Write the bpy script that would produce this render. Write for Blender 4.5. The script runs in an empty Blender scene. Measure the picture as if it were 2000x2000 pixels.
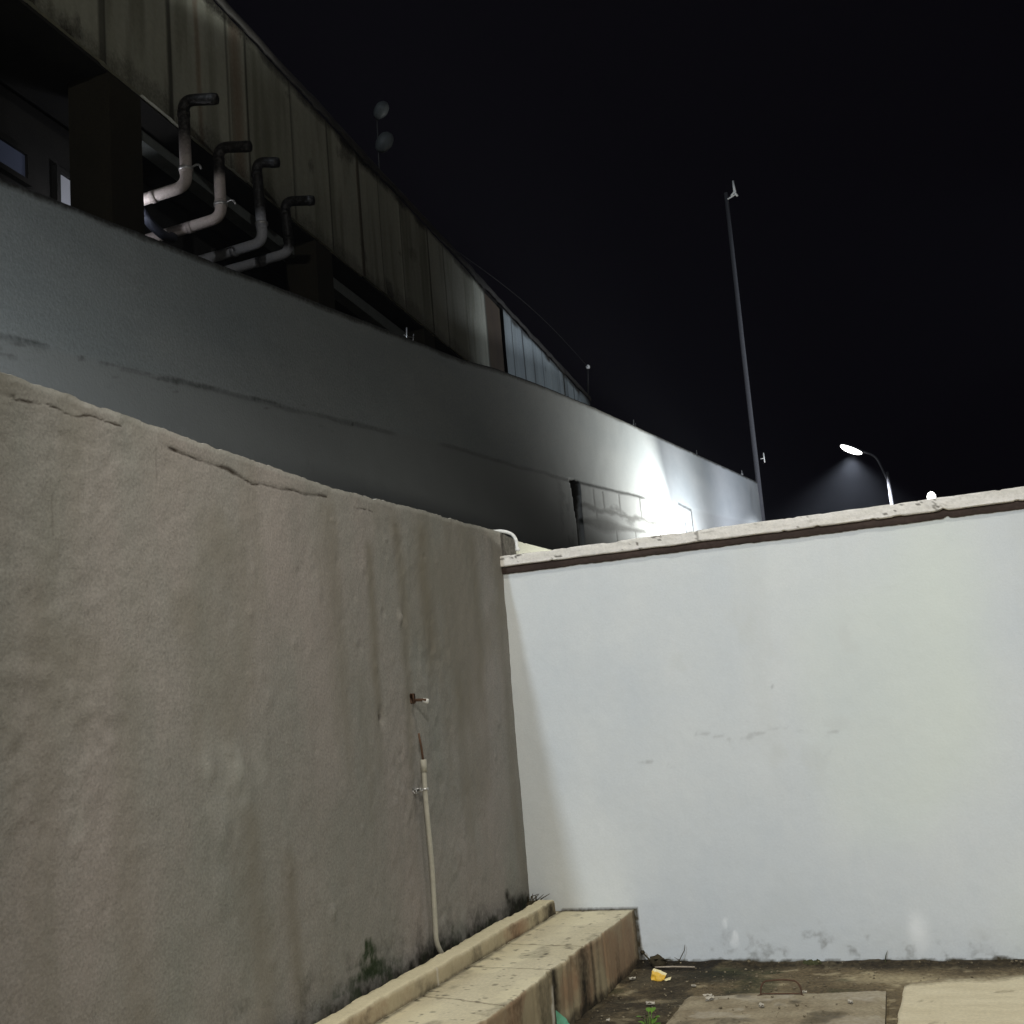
import bpy, math, random
import numpy as np
from mathutils import Vector, Matrix

random.seed(7)
scene = bpy.context.scene
COL = scene.collection

# ------------------------------------------------------------------ numeric noise
def _hash(ix, iy, seed):
    n = (ix.astype(np.int64) * 374761393 + iy.astype(np.int64) * 668265263 + seed * 2147483647) & 0xFFFFFFFF
    n = ((n ^ (n >> 13)) * 1274126177) & 0xFFFFFFFF
    n = (n ^ (n >> 16)) & 0xFFFFFF
    return n.astype(np.float64) / float(0xFFFFFF)

def vnoise(x, y, seed=0):
    x = np.asarray(x, float); y = np.asarray(y, float)
    x, y = np.broadcast_arrays(x, y)
    ix = np.floor(x); iy = np.floor(y)
    fx = x - ix; fy = y - iy
    fx = fx * fx * fx * (fx * (fx * 6 - 15) + 10); fy = fy * fy * fy * (fy * (fy * 6 - 15) + 10)
    a = _hash(ix, iy, seed); b = _hash(ix + 1, iy, seed)
    c = _hash(ix, iy + 1, seed); d = _hash(ix + 1, iy + 1, seed)
    return (a + (b - a) * fx) * (1 - fy) + (c + (d - c) * fx) * fy

def fbm(x, y, seed=0, octv=4, gain=.5):
    x = np.asarray(x, float); y = np.asarray(y, float)
    s = 0; amp = 1; tot = 0
    for k in range(octv):
        s = s + amp * (vnoise(x * 2 ** k + 17.3 * k, y * 2 ** k - 9.1 * k, seed + k) - .5) * 2
        tot += amp; amp *= gain
    return s / tot

def sstep(a, b, x):
    t = np.clip((np.asarray(x, float) - a) / (b - a), 0, 1)
    return t * t * (3 - 2 * t)

def bump(x, c, w):
    return np.exp(-((np.asarray(x, float) - c) / w) ** 2)

def poly_dist(u, v, pts):
    """distance from each (u, v) to a polyline"""
    best = np.full(np.broadcast(u, v).shape, 1e9)
    for (ax, ay), (bx, by) in zip(pts[:-1], pts[1:]):
        dx, dy = bx - ax, by - ay
        L = dx * dx + dy * dy + 1e-12
        t = np.clip(((u - ax) * dx + (v - ay) * dy) / L, 0, 1)
        best = np.minimum(best, np.hypot(u - ax - t * dx, v - ay - t * dy))
    return best

# ------------------------------------------------------------------ materials
def new_mat(name):
    m = bpy.data.materials.new(name); m.use_nodes = True
    nt = m.node_tree
    return m, nt, nt.nodes, nt.links, nt.nodes['Principled BSDF']

def surf(name, c1, c2, scale=3.0, stretch=(1, 1, 1), rough=.85, fine=.15, fine_scale=60, bump_s=.3, bump_scale=90,
         bump_dist=.004, layers=(), metallic=0.0, rough_var=.1, spec=.25, bump2=None):
    """two base tones mixed by broad noise, a fine grain, then attribute-driven layers (attr, colour, break-up)"""
    m, nt, N, L, P = new_mat(name)
    tc = N.new('ShaderNodeTexCoord')
    mp = N.new('ShaderNodeMapping'); mp.inputs['Scale'].default_value = stretch
    L.new(tc.outputs['Object'], mp.inputs['Vector'])
    n1 = N.new('ShaderNodeTexNoise'); n1.inputs['Scale'].default_value = scale; n1.inputs['Detail'].default_value = 6
    n1.inputs['Roughness'].default_value = .62
    L.new(mp.outputs['Vector'], n1.inputs['Vector'])
    r1 = N.new('ShaderNodeMapRange'); r1.inputs['From Min'].default_value = .33; r1.inputs['From Max'].default_value = .67
    L.new(n1.outputs['Fac'], r1.inputs['Value'])
    mx = N.new('ShaderNodeMix'); mx.data_type = 'RGBA'
    mx.inputs[6].default_value = (*c1, 1); mx.inputs[7].default_value = (*c2, 1)
    L.new(r1.outputs['Result'], mx.inputs[0])
    n2 = N.new('ShaderNodeTexNoise'); n2.inputs['Scale'].default_value = fine_scale; n2.inputs['Detail'].default_value = 4
    L.new(tc.outputs['Object'], n2.inputs['Vector'])
    r2 = N.new('ShaderNodeMapRange'); r2.inputs['From Min'].default_value = .25; r2.inputs['From Max'].default_value = .75
    r2.inputs['To Min'].default_value = 1 - fine; r2.inputs['To Max'].default_value = 1 + fine
    L.new(n2.outputs['Fac'], r2.inputs['Value'])
    ml = N.new('ShaderNodeMix'); ml.data_type = 'RGBA'; ml.blend_type = 'MULTIPLY'; ml.inputs[0].default_value = 1
    L.new(mx.outputs[2], ml.inputs[6]); L.new(r2.outputs['Result'], ml.inputs[7])
    out = ml.outputs[2]
    for attr, colr, brk in layers:
        at = N.new('ShaderNodeAttribute'); at.attribute_name = attr
        fac = at.outputs['Fac']
        if brk:
            nb = N.new('ShaderNodeTexNoise'); nb.inputs['Scale'].default_value = 38; nb.inputs['Detail'].default_value = 5
            L.new(tc.outputs['Object'], nb.inputs['Vector'])
            ad = N.new('ShaderNodeMath'); ad.operation = 'MULTIPLY_ADD'
            ad.inputs[1].default_value = brk; ad.inputs[2].default_value = -brk * .5
            L.new(nb.outputs['Fac'], ad.inputs[0])
            sm = N.new('ShaderNodeMath'); sm.operation = 'ADD'
            L.new(fac, sm.inputs[0]); L.new(ad.outputs[0], sm.inputs[1])
            gate = N.new('ShaderNodeMath'); gate.operation = 'MULTIPLY'; gate.use_clamp = True
            big = N.new('ShaderNodeMath'); big.operation = 'MULTIPLY'; big.inputs[1].default_value = 4; big.use_clamp = True
            L.new(fac, big.inputs[0]); L.new(sm.outputs[0], gate.inputs[0]); L.new(big.outputs[0], gate.inputs[1])
            fac = gate.outputs[0]
        mm = N.new('ShaderNodeMix'); mm.data_type = 'RGBA'; mm.inputs[7].default_value = (*colr, 1)
        L.new(fac, mm.inputs[0]); L.new(out, mm.inputs[6]); out = mm.outputs[2]
    L.new(out, P.inputs['Base Color'])
    rr = N.new('ShaderNodeMapRange'); rr.inputs['To Min'].default_value = rough - rough_var; rr.inputs['To Max'].default_value = min(1, rough + rough_var)
    L.new(n1.outputs['Fac'], rr.inputs['Value']); L.new(rr.outputs['Result'], P.inputs['Roughness'])
    P.inputs['Metallic'].default_value = metallic
    P.inputs['Specular IOR Level'].default_value = spec
    if bump_s:
        nb = N.new('ShaderNodeTexNoise'); nb.inputs['Scale'].default_value = bump_scale; nb.inputs['Detail'].default_value = 5
        L.new(tc.outputs['Object'], nb.inputs['Vector'])
        bp = N.new('ShaderNodeBump'); bp.inputs['Strength'].default_value = bump_s; bp.inputs['Distance'].default_value = bump_dist
        L.new(nb.outputs['Fac'], bp.inputs['Height'])
        if bump2:
            nc = N.new('ShaderNodeTexNoise'); nc.inputs['Scale'].default_value = bump2[0]; nc.inputs['Detail'].default_value = 3
            L.new(tc.outputs['Object'], nc.inputs['Vector'])
            b2 = N.new('ShaderNodeBump'); b2.inputs['Strength'].default_value = bump2[1]; b2.inputs['Distance'].default_value = bump2[2]
            L.new(nc.outputs['Fac'], b2.inputs['Height']); L.new(b2.outputs['Normal'], bp.inputs['Normal'])
        L.new(bp.outputs['Normal'], P.inputs['Normal'])
    return m

def glow(name, colr, strength):
    m, nt, N, L, P = new_mat(name)
    P.inputs['Base Color'].default_value = (*colr, 1)
    P.inputs['Emission Color'].default_value = (*colr, 1)
    P.inputs['Emission Strength'].default_value = strength
    return m

M = {}
M['render'] = surf('rough_render', (.205, .207, .188), (.268, .243, .226), 1.15, (1, 1.3, .55), .92, .18, 95, .42, 90, .006, bump2=(17, .26, .012),
                   layers=(('streak', (.17, .155, .125), .15), ('pale', (.40, .40, .37), .3), ('paint', (.74, .74, .66), 0),
                           ('dirt', (.022, .020, .014), .9), ('moss', (.022, .036, .014), .9), ('crack', (.03, .022, .016), .2)))
M['white_paint'] = surf('white_wall_paint', (.615, .652, .685), (.685, .71, .72), 1.6, (1, 1, .6), .75, .035, 110, .25, 70, .003, bump2=(9, .25, .006),
                        layers=(('green', (.70, .76, .66), 0), ('pale', (.90, .92, .94), .4), ('streak', (.60, .62, .61), .2),
                                ('dirt', (.07, .058, .035), .9), ('crack', (.36, .37, .37), .4)))
M['cap'] = surf('whitewashed_coping', (.80, .77, .74), (.70, .67, .62), 5, (.6, 2, 2), .9, .1, 70, .5, 60, .006,
                layers=(('dirt', (.12, .10, .07), .8), ('crack', (.05, .04, .03), .2)))
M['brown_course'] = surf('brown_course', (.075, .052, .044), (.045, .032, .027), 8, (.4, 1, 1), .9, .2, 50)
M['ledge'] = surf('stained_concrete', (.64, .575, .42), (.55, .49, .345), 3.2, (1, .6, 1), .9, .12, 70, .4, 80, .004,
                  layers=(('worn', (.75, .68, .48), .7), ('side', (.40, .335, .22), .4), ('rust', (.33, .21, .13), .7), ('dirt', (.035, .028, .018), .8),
                          ('pale', (.62, .58, .50), .8), ('crack', (.075, .05, .025), .2)))
M['soil'] = surf('damp_soil', (.095, .07, .04), (.20, .155, .09), 3.0, (1, 1, 1), .9, .45, 55, .8, 60, .012,
                 layers=(('pale', (.42, .35, .22), 1.2), ('moss', (.030, .040, .017), 1.0), ('dirt', (.020, .016, .011), .9)))
M['grit'] = surf('grit', (.30, .25, .17), (.10, .08, .05), 14, fine=.4)
M['paving'] = surf('cream_concrete', (.70, .62, .45), (.60, .52, .36), 4, (1, 2.5, 1), .85, .10, 60, .3, 70, .004,
                   layers=(('dirt', (.20, .155, .09), 1.1),))
M['slab'] = surf('weathered_slab', (.36, .305, .21), (.23, .185, .12), 6, (1, 1, 1), .9, .25, 60, .6, 60, .008,
                 layers=(('pale', (.48, .43, .35), 1.1), ('dirt', (.05, .04, .025), .8)))
M['back_wall'] = surf('painted_block_wall', (.112, .122, .127), (.142, .148, .150), 1.6, (1, .35, 1), .9, .16, 70, .35, 55, .006,
                      layers=(('bare', (.125, .13, .132), .2), ('dirt', (.018, .017, .015), .9), ('crack', (.006, .006, .005), .5)))
M['clad_olive'] = surf('old_sheet_cladding', (.44, .445, .375), (.355, .36, .30), 1.4, (1, 1, .22), .7, .1, 20, .1, 20, .01,
                       layers=(('streak', (.13, .13, .085), .3), ('rust', (.19, .10, .05), .5), ('dirt', (.028, .024, .018), .9), ('crack', (.03, .028, .02), 0)), metallic=.0)
M['clad_blue'] = surf('blue_grey_sheet', (.30, .34, .35), (.25, .285, .30), 1.4, (1, 1, .22), .6, .08, 20, .1, 20, .01,
                      layers=(('streak', (.16, .18, .18), .3), ('rust', (.19, .10, .05), .5), ('dirt', (.028, .024, .018), .9), ('crack', (.03, .03, .03), 0)))
M['dark_metal'] = surf('dark_flashing', (.035, .033, .03), (.06, .055, .05), 4, rough=.7)
M['brown_board'] = surf('brown_board', (.055, .04, .03), (.085, .065, .045), 3, (1, 1, .3), .8)
M['dark_wall'] = surf('dark_plaster', (.018, .018, .018), (.03, .029, .027), 2)
M['column'] = surf('column_plaster', (.024, .022, .015), (.036, .032, .022), 2, (1, 1, .4), .9)
M['beam'] = surf('grey_beam', (.19, .21, .205), (.14, .155, .15), 5, rough=.85)
M['pvc_pink'] = surf('aged_pvc_pink', (.48, .425, .41), (.42, .38, .365), 7, rough=.5, layers=(('soot', (.014, .013, .012), .5),), bump_s=.1)
M['pvc_blue'] = surf('aged_pvc_grey', (.42, .43, .47), (.36, .38, .43), 7, rough=.5, layers=(('soot', (.014, .013, .012), .5),), bump_s=.1)
M['steel'] = surf('galvanised_steel', (.60, .60, .60), (.48, .48, .49), 12, rough=.4, metallic=.6)
M['hose'] = surf('dark_hose', (.05, .055, .075), (.035, .04, .055), 8, rough=.5)
M['conduit'] = surf('cream_conduit', (.44, .42, .36), (.36, .345, .29), 9, rough=.55, fine=.1, bump_s=.1)
M['rust'] = surf('rusty_iron', (.12, .065, .04), (.075, .045, .03), 30, rough=.9, fine=.3)
M['pole'] = surf('grey_pole', (.09, .09, .10), (.065, .065, .075), 3, (1, 1, .2), .6)
M['lamp_post'] = surf('dark_lamp_post', (.030, .030, .034), (.022, .022, .026), 3, rough=.8)
M['grey_shell'] = surf('grey_casting', (.045, .05, .05), (.03, .033, .033), 8, rough=.6)
M['white_plastic'] = surf('white_plastic', (.8, .8, .78), (.74, .74, .72), 10, rough=.4)
M['yellow'] = surf('yellow_film', (.80, .50, .06), (.72, .42, .05), 12, rough=.4, layers=(('pale', (.85, .75, .45), 0),))
M['green_plastic'] = surf('green_film', (.16, .42, .27), (.13, .36, .24), 12, rough=.4)
M['leaf'] = surf('weed_leaf', (.13, .26, .03), (.09, .19, .025), 25, rough=.5)
M['dead'] = surf('dead_plant', (.035, .028, .016), (.07, .055, .03), 30, rough=.9)
M['straw'] = surf('pale_straw', (.45, .38, .30), (.36, .30, .24), 20, rough=.7)
M['scrap'] = surf('pale_scrap', (.55, .50, .42), (.44, .40, .33), 25, rough=.85)
M['mossy'] = surf('moss_lump', (.075, .075, .035), (.045, .05, .022), 30, rough=.95, fine=.4)
M['wire'] = surf('black_wire', (.03, .03, .03), (.02, .02, .02), 10, rough=.6)
M['lamp_on'] = glow('lit_lens', (1, .985, .96), 9)
M['tube_on'] = glow('lit_tube', (.86, .93, 1), 2.2)
M['pane_dim'] = glow('dim_window', (.055, .066, .105), .18)
M['pane_lit'] = glow('lit_window', (.20, .21, .24), .45)

# ------------------------------------------------------------------ mesh building
ORG = {}
class MB:
    def __init__(s): s.v = []; s.f = []; s.a = []; s.n = 0
    def add(s, verts, faces, attrs=None):
        verts = np.asarray(verts, float).reshape(-1, 3)
        s.v.append(verts)
        s.f += [tuple(int(i) + s.n for i in f) for f in faces]
        s.a.append((s.n, len(verts), attrs or {}))
        s.n += len(verts); return s
    def grid(s, X, Y, Z, attrs=None, flip=False):
        X, Y, Z = np.broadcast_arrays(X, Y, Z)
        nu, nv = X.shape
        V = np.stack([X, Y, Z], -1).reshape(-1, 3)
        i = np.arange(nu * nv).reshape(nu, nv)
        q = np.stack([i[:-1, :-1], i[1:, :-1], i[1:, 1:], i[:-1, 1:]], -1).reshape(-1, 4)
        if flip: q = q[:, ::-1]
        at = {k: np.broadcast_to(a, (nu, nv)).reshape(-1) for k, a in (attrs or {}).items()}
        return s.add(V, q.tolist(), at)
    def box(s, lo, hi, bev=.004, M4=None):
        lo = np.array(lo, float); hi = np.array(hi, float)
        bev = min(bev, .45 * float((hi - lo).min()))
        ctr = (lo + hi) / 2; h = (hi - lo) / 2
        vs = []; idx = {}
        for sx in (-1, 1):
            for sy in (-1, 1):
                for sz in (-1, 1):
                    sg = np.array([sx, sy, sz])
                    for ax in range(3):
                        p = h - bev; p = p.copy(); p[ax] = h[ax]
                        idx[(sx, sy, sz, ax)] = len(vs); vs.append(ctr + sg * p)
        fs = []
        for ax in range(3):
            b, c = [(1, 2), (2, 0), (0, 1)][ax]
            for sg in (-1, 1):
                loop = []
                for (u, w) in ((-1, -1), (1, -1), (1, 1), (-1, 1)):
                    t = [0, 0, 0]; t[ax] = sg; t[b] = u; t[c] = w
                    loop.append(idx[(*t, ax)])
                fs.append(loop if sg > 0 else loop[::-1])
        for ax in range(3):
            b, c = [(1, 2), (2, 0), (0, 1)][ax]
            for u in (-1, 1):
                for w in (-1, 1):
                    t0 = [0, 0, 0]; t1 = [0, 0, 0]
                    t0[ax] = -1; t1[ax] = 1; t0[b] = t1[b] = u; t0[c] = t1[c] = w
                    l = [idx[(*t0, b)], idx[(*t1, b)], idx[(*t1, c)], idx[(*t0, c)]]
                    fs.append(l if u * w > 0 else l[::-1])
        for sx in (-1, 1):
            for sy in (-1, 1):
                for sz in (-1, 1):
                    l = [idx[(sx, sy, sz, k)] for k in range(3)]
                    fs.append(l if sx * sy * sz > 0 else l[::-1])
        vs = np.array(vs)
        if M4 is not None:
            vs = np.array([M4 @ Vector(p) for p in vs])
        return s.add(vs, fs)
    def tube(s, pts, rad, seg=12, attrs=None, cap=True):
        P = [Vector(p) for p in pts]; n = len(P)
        R = [rad] * n if np.isscalar(rad) else list(rad)
        T = []
        for i in range(n):
            t = (P[min(i + 1, n - 1)] - P[max(i - 1, 0)]).normalized(); T.append(t)
        ref = Vector((0, 0, 1)) if abs(T[0].z) < .9 else Vector((1, 0, 0))
        u = T[0].cross(ref).normalized()
        vs = []; at = {k: [] for k in (attrs or {})}
        for i in range(n):
            u = (u - T[i] * u.dot(T[i])).normalized(); w = T[i].cross(u)
            for k in range(seg):
                a = 2 * math.pi * k / seg
                vs.append(P[i] + (u * math.cos(a) + w * math.sin(a)) * R[i])
                for kk in at: at[kk].append(attrs[kk][i])
        fs = []
        for i in range(n - 1):
            for k in range(seg):
                k2 = (k + 1) % seg
                fs.append((i * seg + k, i * seg + k2, (i + 1) * seg + k2, (i + 1) * seg + k))
        if cap:
            fs.append(tuple(range(seg - 1, -1, -1))); fs.append(tuple((n - 1) * seg + k for k in range(seg)))
        return s.add([tuple(v) for v in vs], fs, {k: np.array(v) for k, v in at.items()})
    def blob(s, c, r, seed=0, amp=.15, nu=14, nv=9, rot=None, zmin=None):
        th = np.linspace(0, 2 * np.pi, nu, endpoint=False); ph = np.linspace(-np.pi / 2, np.pi / 2, nv)
        vs = []
        for p in ph:
            for t in th:
                d = np.array([math.cos(p) * math.cos(t), math.cos(p) * math.sin(t), math.sin(p)])
                k = 1 + amp * float(fbm(d[0] * 2 + 5 + d[2], d[1] * 2 + 3 - d[2], seed, 3))
                q = d * np.array(r) * k
                if rot is not None: q = np.array(rot @ Vector(q))
                q = q + np.array(c)
                if zmin is not None: q[2] = max(q[2], zmin)
                vs.append(q)
        fs = []
        for i in range(nv - 1):
            for k in range(nu):
                k2 = (k + 1) % nu
                fs.append((i * nu + k, i * nu + k2, (i + 1) * nu + k2, (i + 1) * nu + k))
        return s.add(vs, fs)
    def build(s, name, mat, parent=None, origin=None, smooth=True):
        V = np.concatenate(s.v)
        if origin is None:
            if parent is not None: origin = ORG[parent.name]
            else: origin = ((V[:, 0].min() + V[:, 0].max()) / 2, (V[:, 1].min() + V[:, 1].max()) / 2, V[:, 2].min())
        origin = np.array(origin, float)
        me = bpy.data.meshes.new(name)
        me.from_pydata((V - origin).tolist(), [], s.f)
        names = set(k for _, _, a in s.a for k in a)
        for k in names:
            arr = np.zeros(s.n, np.float32)
            for st, ln, a in s.a:
                if k in a: arr[st:st + ln] = a[k]
            at = me.attributes.new(k, 'FLOAT', 'POINT'); at.data.foreach_set('value', arr)
        me.materials.append(mat)
        if smooth: me.shade_smooth()
        me.update()
        o = bpy.data.objects.new(name, me); COL.objects.link(o)
        if parent is not None:
            o.parent = parent; o.location = Vector(origin - ORG[parent.name])
        else: o.location = origin
        ORG[o.name] = origin
        return o

def tag(o, label=None, cat=None, group=None, kind=None):
    if label: o['label'] = label
    if cat: o['category'] = cat
    if group: o['group'] = group
    if kind: o['kind'] = kind
    return o

def empty(name, loc, label, cat, group=None):
    o = bpy.data.objects.new(name, None); COL.objects.link(o)
    o.location = loc; o.empty_display_size = .1; ORG[o.name] = np.array(loc, float)
    return tag(o, label, cat, group)

def auto_sharp(o, deg=35):
    me = o.data
    try: me.set_sharp_from_angle(angle=math.radians(deg))
    except Exception: pass
    return o

def bend(pts, r, n=7):
    """round the corners of a polyline with radius r"""
    P = [Vector(p) for p in pts]; out = [P[0]]
    for i in range(1, len(P) - 1):
        a = (P[i - 1] - P[i]); b = (P[i + 1] - P[i])
        k = min(r, .49 * a.length, .49 * b.length)
        A = P[i] + a.normalized() * k; B = P[i] + b.normalized() * k
        for j in range(n + 1):
            t = j / n
            out.append(A * (1 - t) ** 2 + P[i] * 2 * t * (1 - t) + B * t * t)
    out.append(P[-1]); return out

def resample(pts, step):
    P = [Vector(p) for p in pts]; out = [P[0]]
    for a, b in zip(P[:-1], P[1:]):
        n = max(1, int((b - a).length / step))
        for k in range(1, n + 1): out.append(a.lerp(b, k / n))
    return out

def lin(a, b, step): return np.linspace(a, b, max(2, int(round((b - a) / step)) + 1))
def cat(*arrs):
    out = [arrs[0]]
    for a in arrs[1:]: out.append(a[1:] if abs(a[0] - out[-1][-1]) < 1e-9 else a)
    return np.concatenate(out)

# ------------------------------------------------------------------ camera
cam = bpy.data.cameras.new('camera'); cam_o = bpy.data.objects.new('camera', cam); COL.objects.link(cam_o)
Rw = np.array([[0.928281, -0.1375, -0.345527], [0.362255, 0.124319, 0.923751], [-0.08406, -0.982669, 0.165214]])
cam_o.matrix_world = Matrix(((Rw[0][0], -Rw[0][1], -Rw[0][2], 0), (Rw[1][0], -Rw[1][1], -Rw[1][2], 0), (Rw[2][0], -Rw[2][1], -Rw[2][2], 1.55), (0, 0, 0, 1)))
cam.sensor_width = 36; cam.lens = 2244 / 2000 * 36; cam.clip_start = .05; cam.clip_end = 3000
scene.camera = cam_o

# ------------------------------------------------------------------ ground (one sheet to the horizon)
XA = -2.637; YC = 6.785
xs = cat(np.array([-900, -200, -60, -25, -12, -6, -4, -2.6]), lin(-2.05, 1.1, .012), np.array([1.3, 2, 4, 8, 20, 60, 200, 900]))
ys = cat(np.array([-900, -200, -60, -20, -8, -3, 0, 2, 4, 4.8]), lin(5.1, 6.86, .012), np.array([7.2, 8, 10, 15, 25, 60, 200, 900]))
GX, GY = np.meshgrid(xs, ys, indexing='ij')
near = sstep(-2.1, -2.0, GX) * (1 - sstep(1.0, 1.2, GX)) * sstep(5.0, 5.2, GY) * (1 - sstep(6.85, 6.95, GY))
hz = near * (.014 * fbm(GX * 4, GY * 4, 3, 4) + .008 * np.maximum(0, fbm(GX * 22, GY * 22, 9, 3)) )
hz += near * .022 * sstep(6.70, 6.80, GY + .03 * fbm(GX * 5, GX * 0, 5, 3))
g_pale = near * (.75 * sstep(.25, .55, fbm(GX * 9, GY * 14, 21, 3)) * .8 + .75 * sstep(-1.0, -.55, GX) * bump(GY, 6.44 + .04 * fbm(GX * 4, GX * 0, 6, 2), .10)
       + .9 * bump(GX, -1.10, .17) * bump(GY, 6.13, .05))
g_pale += near * .5 * bump(GX, -1.86, .07) * bump(GY, 6.45, .16)
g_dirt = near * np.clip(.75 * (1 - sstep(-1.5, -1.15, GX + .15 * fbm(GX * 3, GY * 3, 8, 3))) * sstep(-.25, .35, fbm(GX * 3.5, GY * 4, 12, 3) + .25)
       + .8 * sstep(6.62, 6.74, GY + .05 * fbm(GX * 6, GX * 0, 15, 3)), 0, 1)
g_moss = near * np.clip(.9 * bump(GX, -1.45, .22) * bump(GY, 6.55, .16) + .5 * sstep(.1, .5, fbm(GX * 4, GY * 5, 33, 3)) * sstep(5.7, 6.2, GY) * (1 - sstep(-.9, -.5, GX)), 0, 1)
g = MB().grid(GX, GY, hz, dict(pale=np.clip(g_pale, 0, 1), dirt=g_dirt, moss=g_moss)).build('ground', M['soil'], origin=(0, 0, 0))
tag(g, 'damp dark soil along the foot of the white wall', 'ground', kind='structure')

# cream concrete paving, right
px_ = cat(lin(-.50, 1.2, .015), np.array([2, 4, 9]))
edge = np.interp(px_, [-.5, -.45, -.29, .07, .5, 9], [6.27, 6.35, 6.425, 6.50, 6.53, 6.55]) + .022 * fbm(px_ * 7, px_ * 0, 4, 4)
pv = cat(np.linspace(0, .8, 6), np.linspace(.8, 1, 70))
PX = np.repeat(px_[:, None], len(pv), 1) ; PY = -6 + (edge[:, None] + 6) * pv[None, :]
PX = PX + (PX < -.499) * .03 * fbm(PY * 5, PY * 0, 2, 3)
PZ = .020 + .003 * fbm(PX * 6, PY * 6, 5, 3)
rim = np.minimum(sstep(0, .012, edge[:, None] - PY), 1.0); PZ = PZ - .05 * (1 - rim)
PZ[0, :] = -.03
pd = np.clip(.8 * (1 - sstep(.02, .16, edge[:, None] - PY + .06 * fbm(PX * 9, PY * 9, 7, 3))) + .5 * sstep(.35, .6, fbm(PX * 5, PY * 13, 14, 3)), 0, 1)
p = MB().grid(PX, PY, PZ, dict(dirt=pd)).build('paving', M['paving'])
tag(p, 'cream concrete paving at the lower right of the yard', 'paving', kind='structure')

# ------------------------------------------------------------------ left wall, rough render
uy = cat(np.array([-5, -3, -1, 0, 1, 1.6, 2.0]), lin(2.3, 6.80, .012), lin(6.80, 7.4, .03), np.array([8, 9, 10.5, 12]))
ztop = np.interp(uy, [-5, 2.654, 2.87, 3.11, 3.38, 3.69, 4.04, 4.45, 4.93, 5.49, 6.175, 6.768, 7.1, 7.75, 12],
                 [2.70, 2.694, 2.695, 2.682, 2.670, 2.657, 2.646, 2.632, 2.630, 2.641, 2.645, 2.648, 2.618, 2.628, 2.63])
ztop = ztop + .002 * fbm(uy * 9, uy * 0, 40, 4) + .0035 * fbm(uy * 40, uy * 0, 41, 3) - .006 * sstep(.35, .6, fbm(uy * 4, uy * 0 + 3, 44, 3))
vt = cat(np.linspace(0, .9, 170), np.linspace(.9, 1, 40))
Yl = np.repeat(uy[:, None], len(vt), 1); Zl = ztop[:, None] * vt[None, :]
patch = sstep(-.05, .45, fbm(Yl * 1.1 + 4, Zl * 1.3, 51, 3))
disp = .014 * fbm(Yl * .9, Zl * .8, 60, 3) + .0055 * fbm(Yl * 4.5, Zl * 4.0, 64, 4) + (.0022 + .0045 * patch) * fbm(Yl * 17, Zl * 17, 70, 3)
# small lumps and pocks in the render
rg = random.Random(3)
for k in range(120):
    cy, cz = rg.uniform(3.4, 6.6), rg.uniform(.5, 2.5)
    if k < 45: cy, cz = rg.gauss(5.05, .35), rg.gauss(1.35, .28)
    r = rg.uniform(.010, .028); h = rg.choice([1, 1, 1, -1]) * rg.uniform(.0025, .007)
    disp += h * np.exp(-(((Yl - cy) / r) ** 2 + ((Zl - cz) / r) ** 2))
for cy, cz, r, h in [(3.62, 1.42, .05, .012), (3.80, 1.40, .05, .012), (3.70, 1.17, .04, .012), (3.66, .96, .05, .01), (5.283, 2.04, .018, .02),
                     (5.03, 1.542, .03, -.02), (5.33, 2.03, .02, -.012), (4.45, .75, .02, .012), (5.5, 1.75, .05, .008), (5.55, 1.66, .04, .009), (3.9, .45, .09, .016)]:
    disp += h * np.exp(-(((Yl - cy) / r) ** 2 + ((Zl - cz) / (1.5 * r)) ** 2))
# a loose skin of plaster at the top, cracked away along a wandering line
crack_pts = [(3.47, 2.603), (3.60, 2.590), (3.74, 2.583), (3.84, 2.582), (3.95, 2.560), (4.02, 2.545), (4.08, 2.556), (4.2, 2.553), (4.33, 2.565), (4.42, 2.560), (4.55, 2.574), (4.62, 2.575)]
crack2 = [(4.45, 2.535), (4.6, 2.528), (4.7, 2.54), (4.85, 2.556), (5.0, 2.562), (5.15, 2.560)]
crack3 = [(2.7, 2.62), (2.85, 2.635), (2.97, 2.62), (3.05, 2.64), (3.2, 2.63)]
wob = .003 * fbm(Yl * 30, Zl * 30, 81, 3)
d1 = poly_dist(Yl, Zl, crack_pts) + wob; d2 = poly_dist(Yl, Zl, crack2) + wob; d3 = poly_dist(Yl, Zl, crack3) + wob
wid = .0075 + .007 * bump(Yl, 3.86, .06) + .003 * bump(Yl, 4.5, .1)
crk = .8 * np.clip(1 - d1 / wid, 0, 1) * (.55 + .45 * sstep(-.3, .3, fbm(Yl * 12, Zl * 12, 83, 3))) + .7 * np.clip(1 - d2 / .0045, 0, 1) * sstep(.35, .5, vnoise(Yl * 9, Zl * 0, 4)) + .7 * np.clip(1 - d3 / .005, 0, 1)
crk += .8 * bump(Yl, 2.74, .05) * bump(Zl, 2.63, .010) * sstep(.3, .6, vnoise(Yl * 40, Zl * 60, 5))
crk += .8 * bump(Yl, 5.03, .014) * bump(Zl, 1.545, .012)
for cy, cz in [(3.40, 2.56), (2.87, 2.30)]:   # hairlines running down
    crk += .16 * (np.abs(Yl - cy - .01 * fbm(Zl * 8, Zl * 0, 3, 2)) < .006) * (Zl < cz + .04) * (Zl > cz - .10)
crk = np.clip(crk * 1.6, 0, 1); disp -= .003 * crk
above = sstep(0, .02, Zl - np.interp(Yl, [q[0] for q in crack_pts], [q[1] for q in crack_pts])) * (Yl > 3.4) * (Yl < 4.65)
disp += .002 * above
streak = np.zeros_like(Yl)
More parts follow.
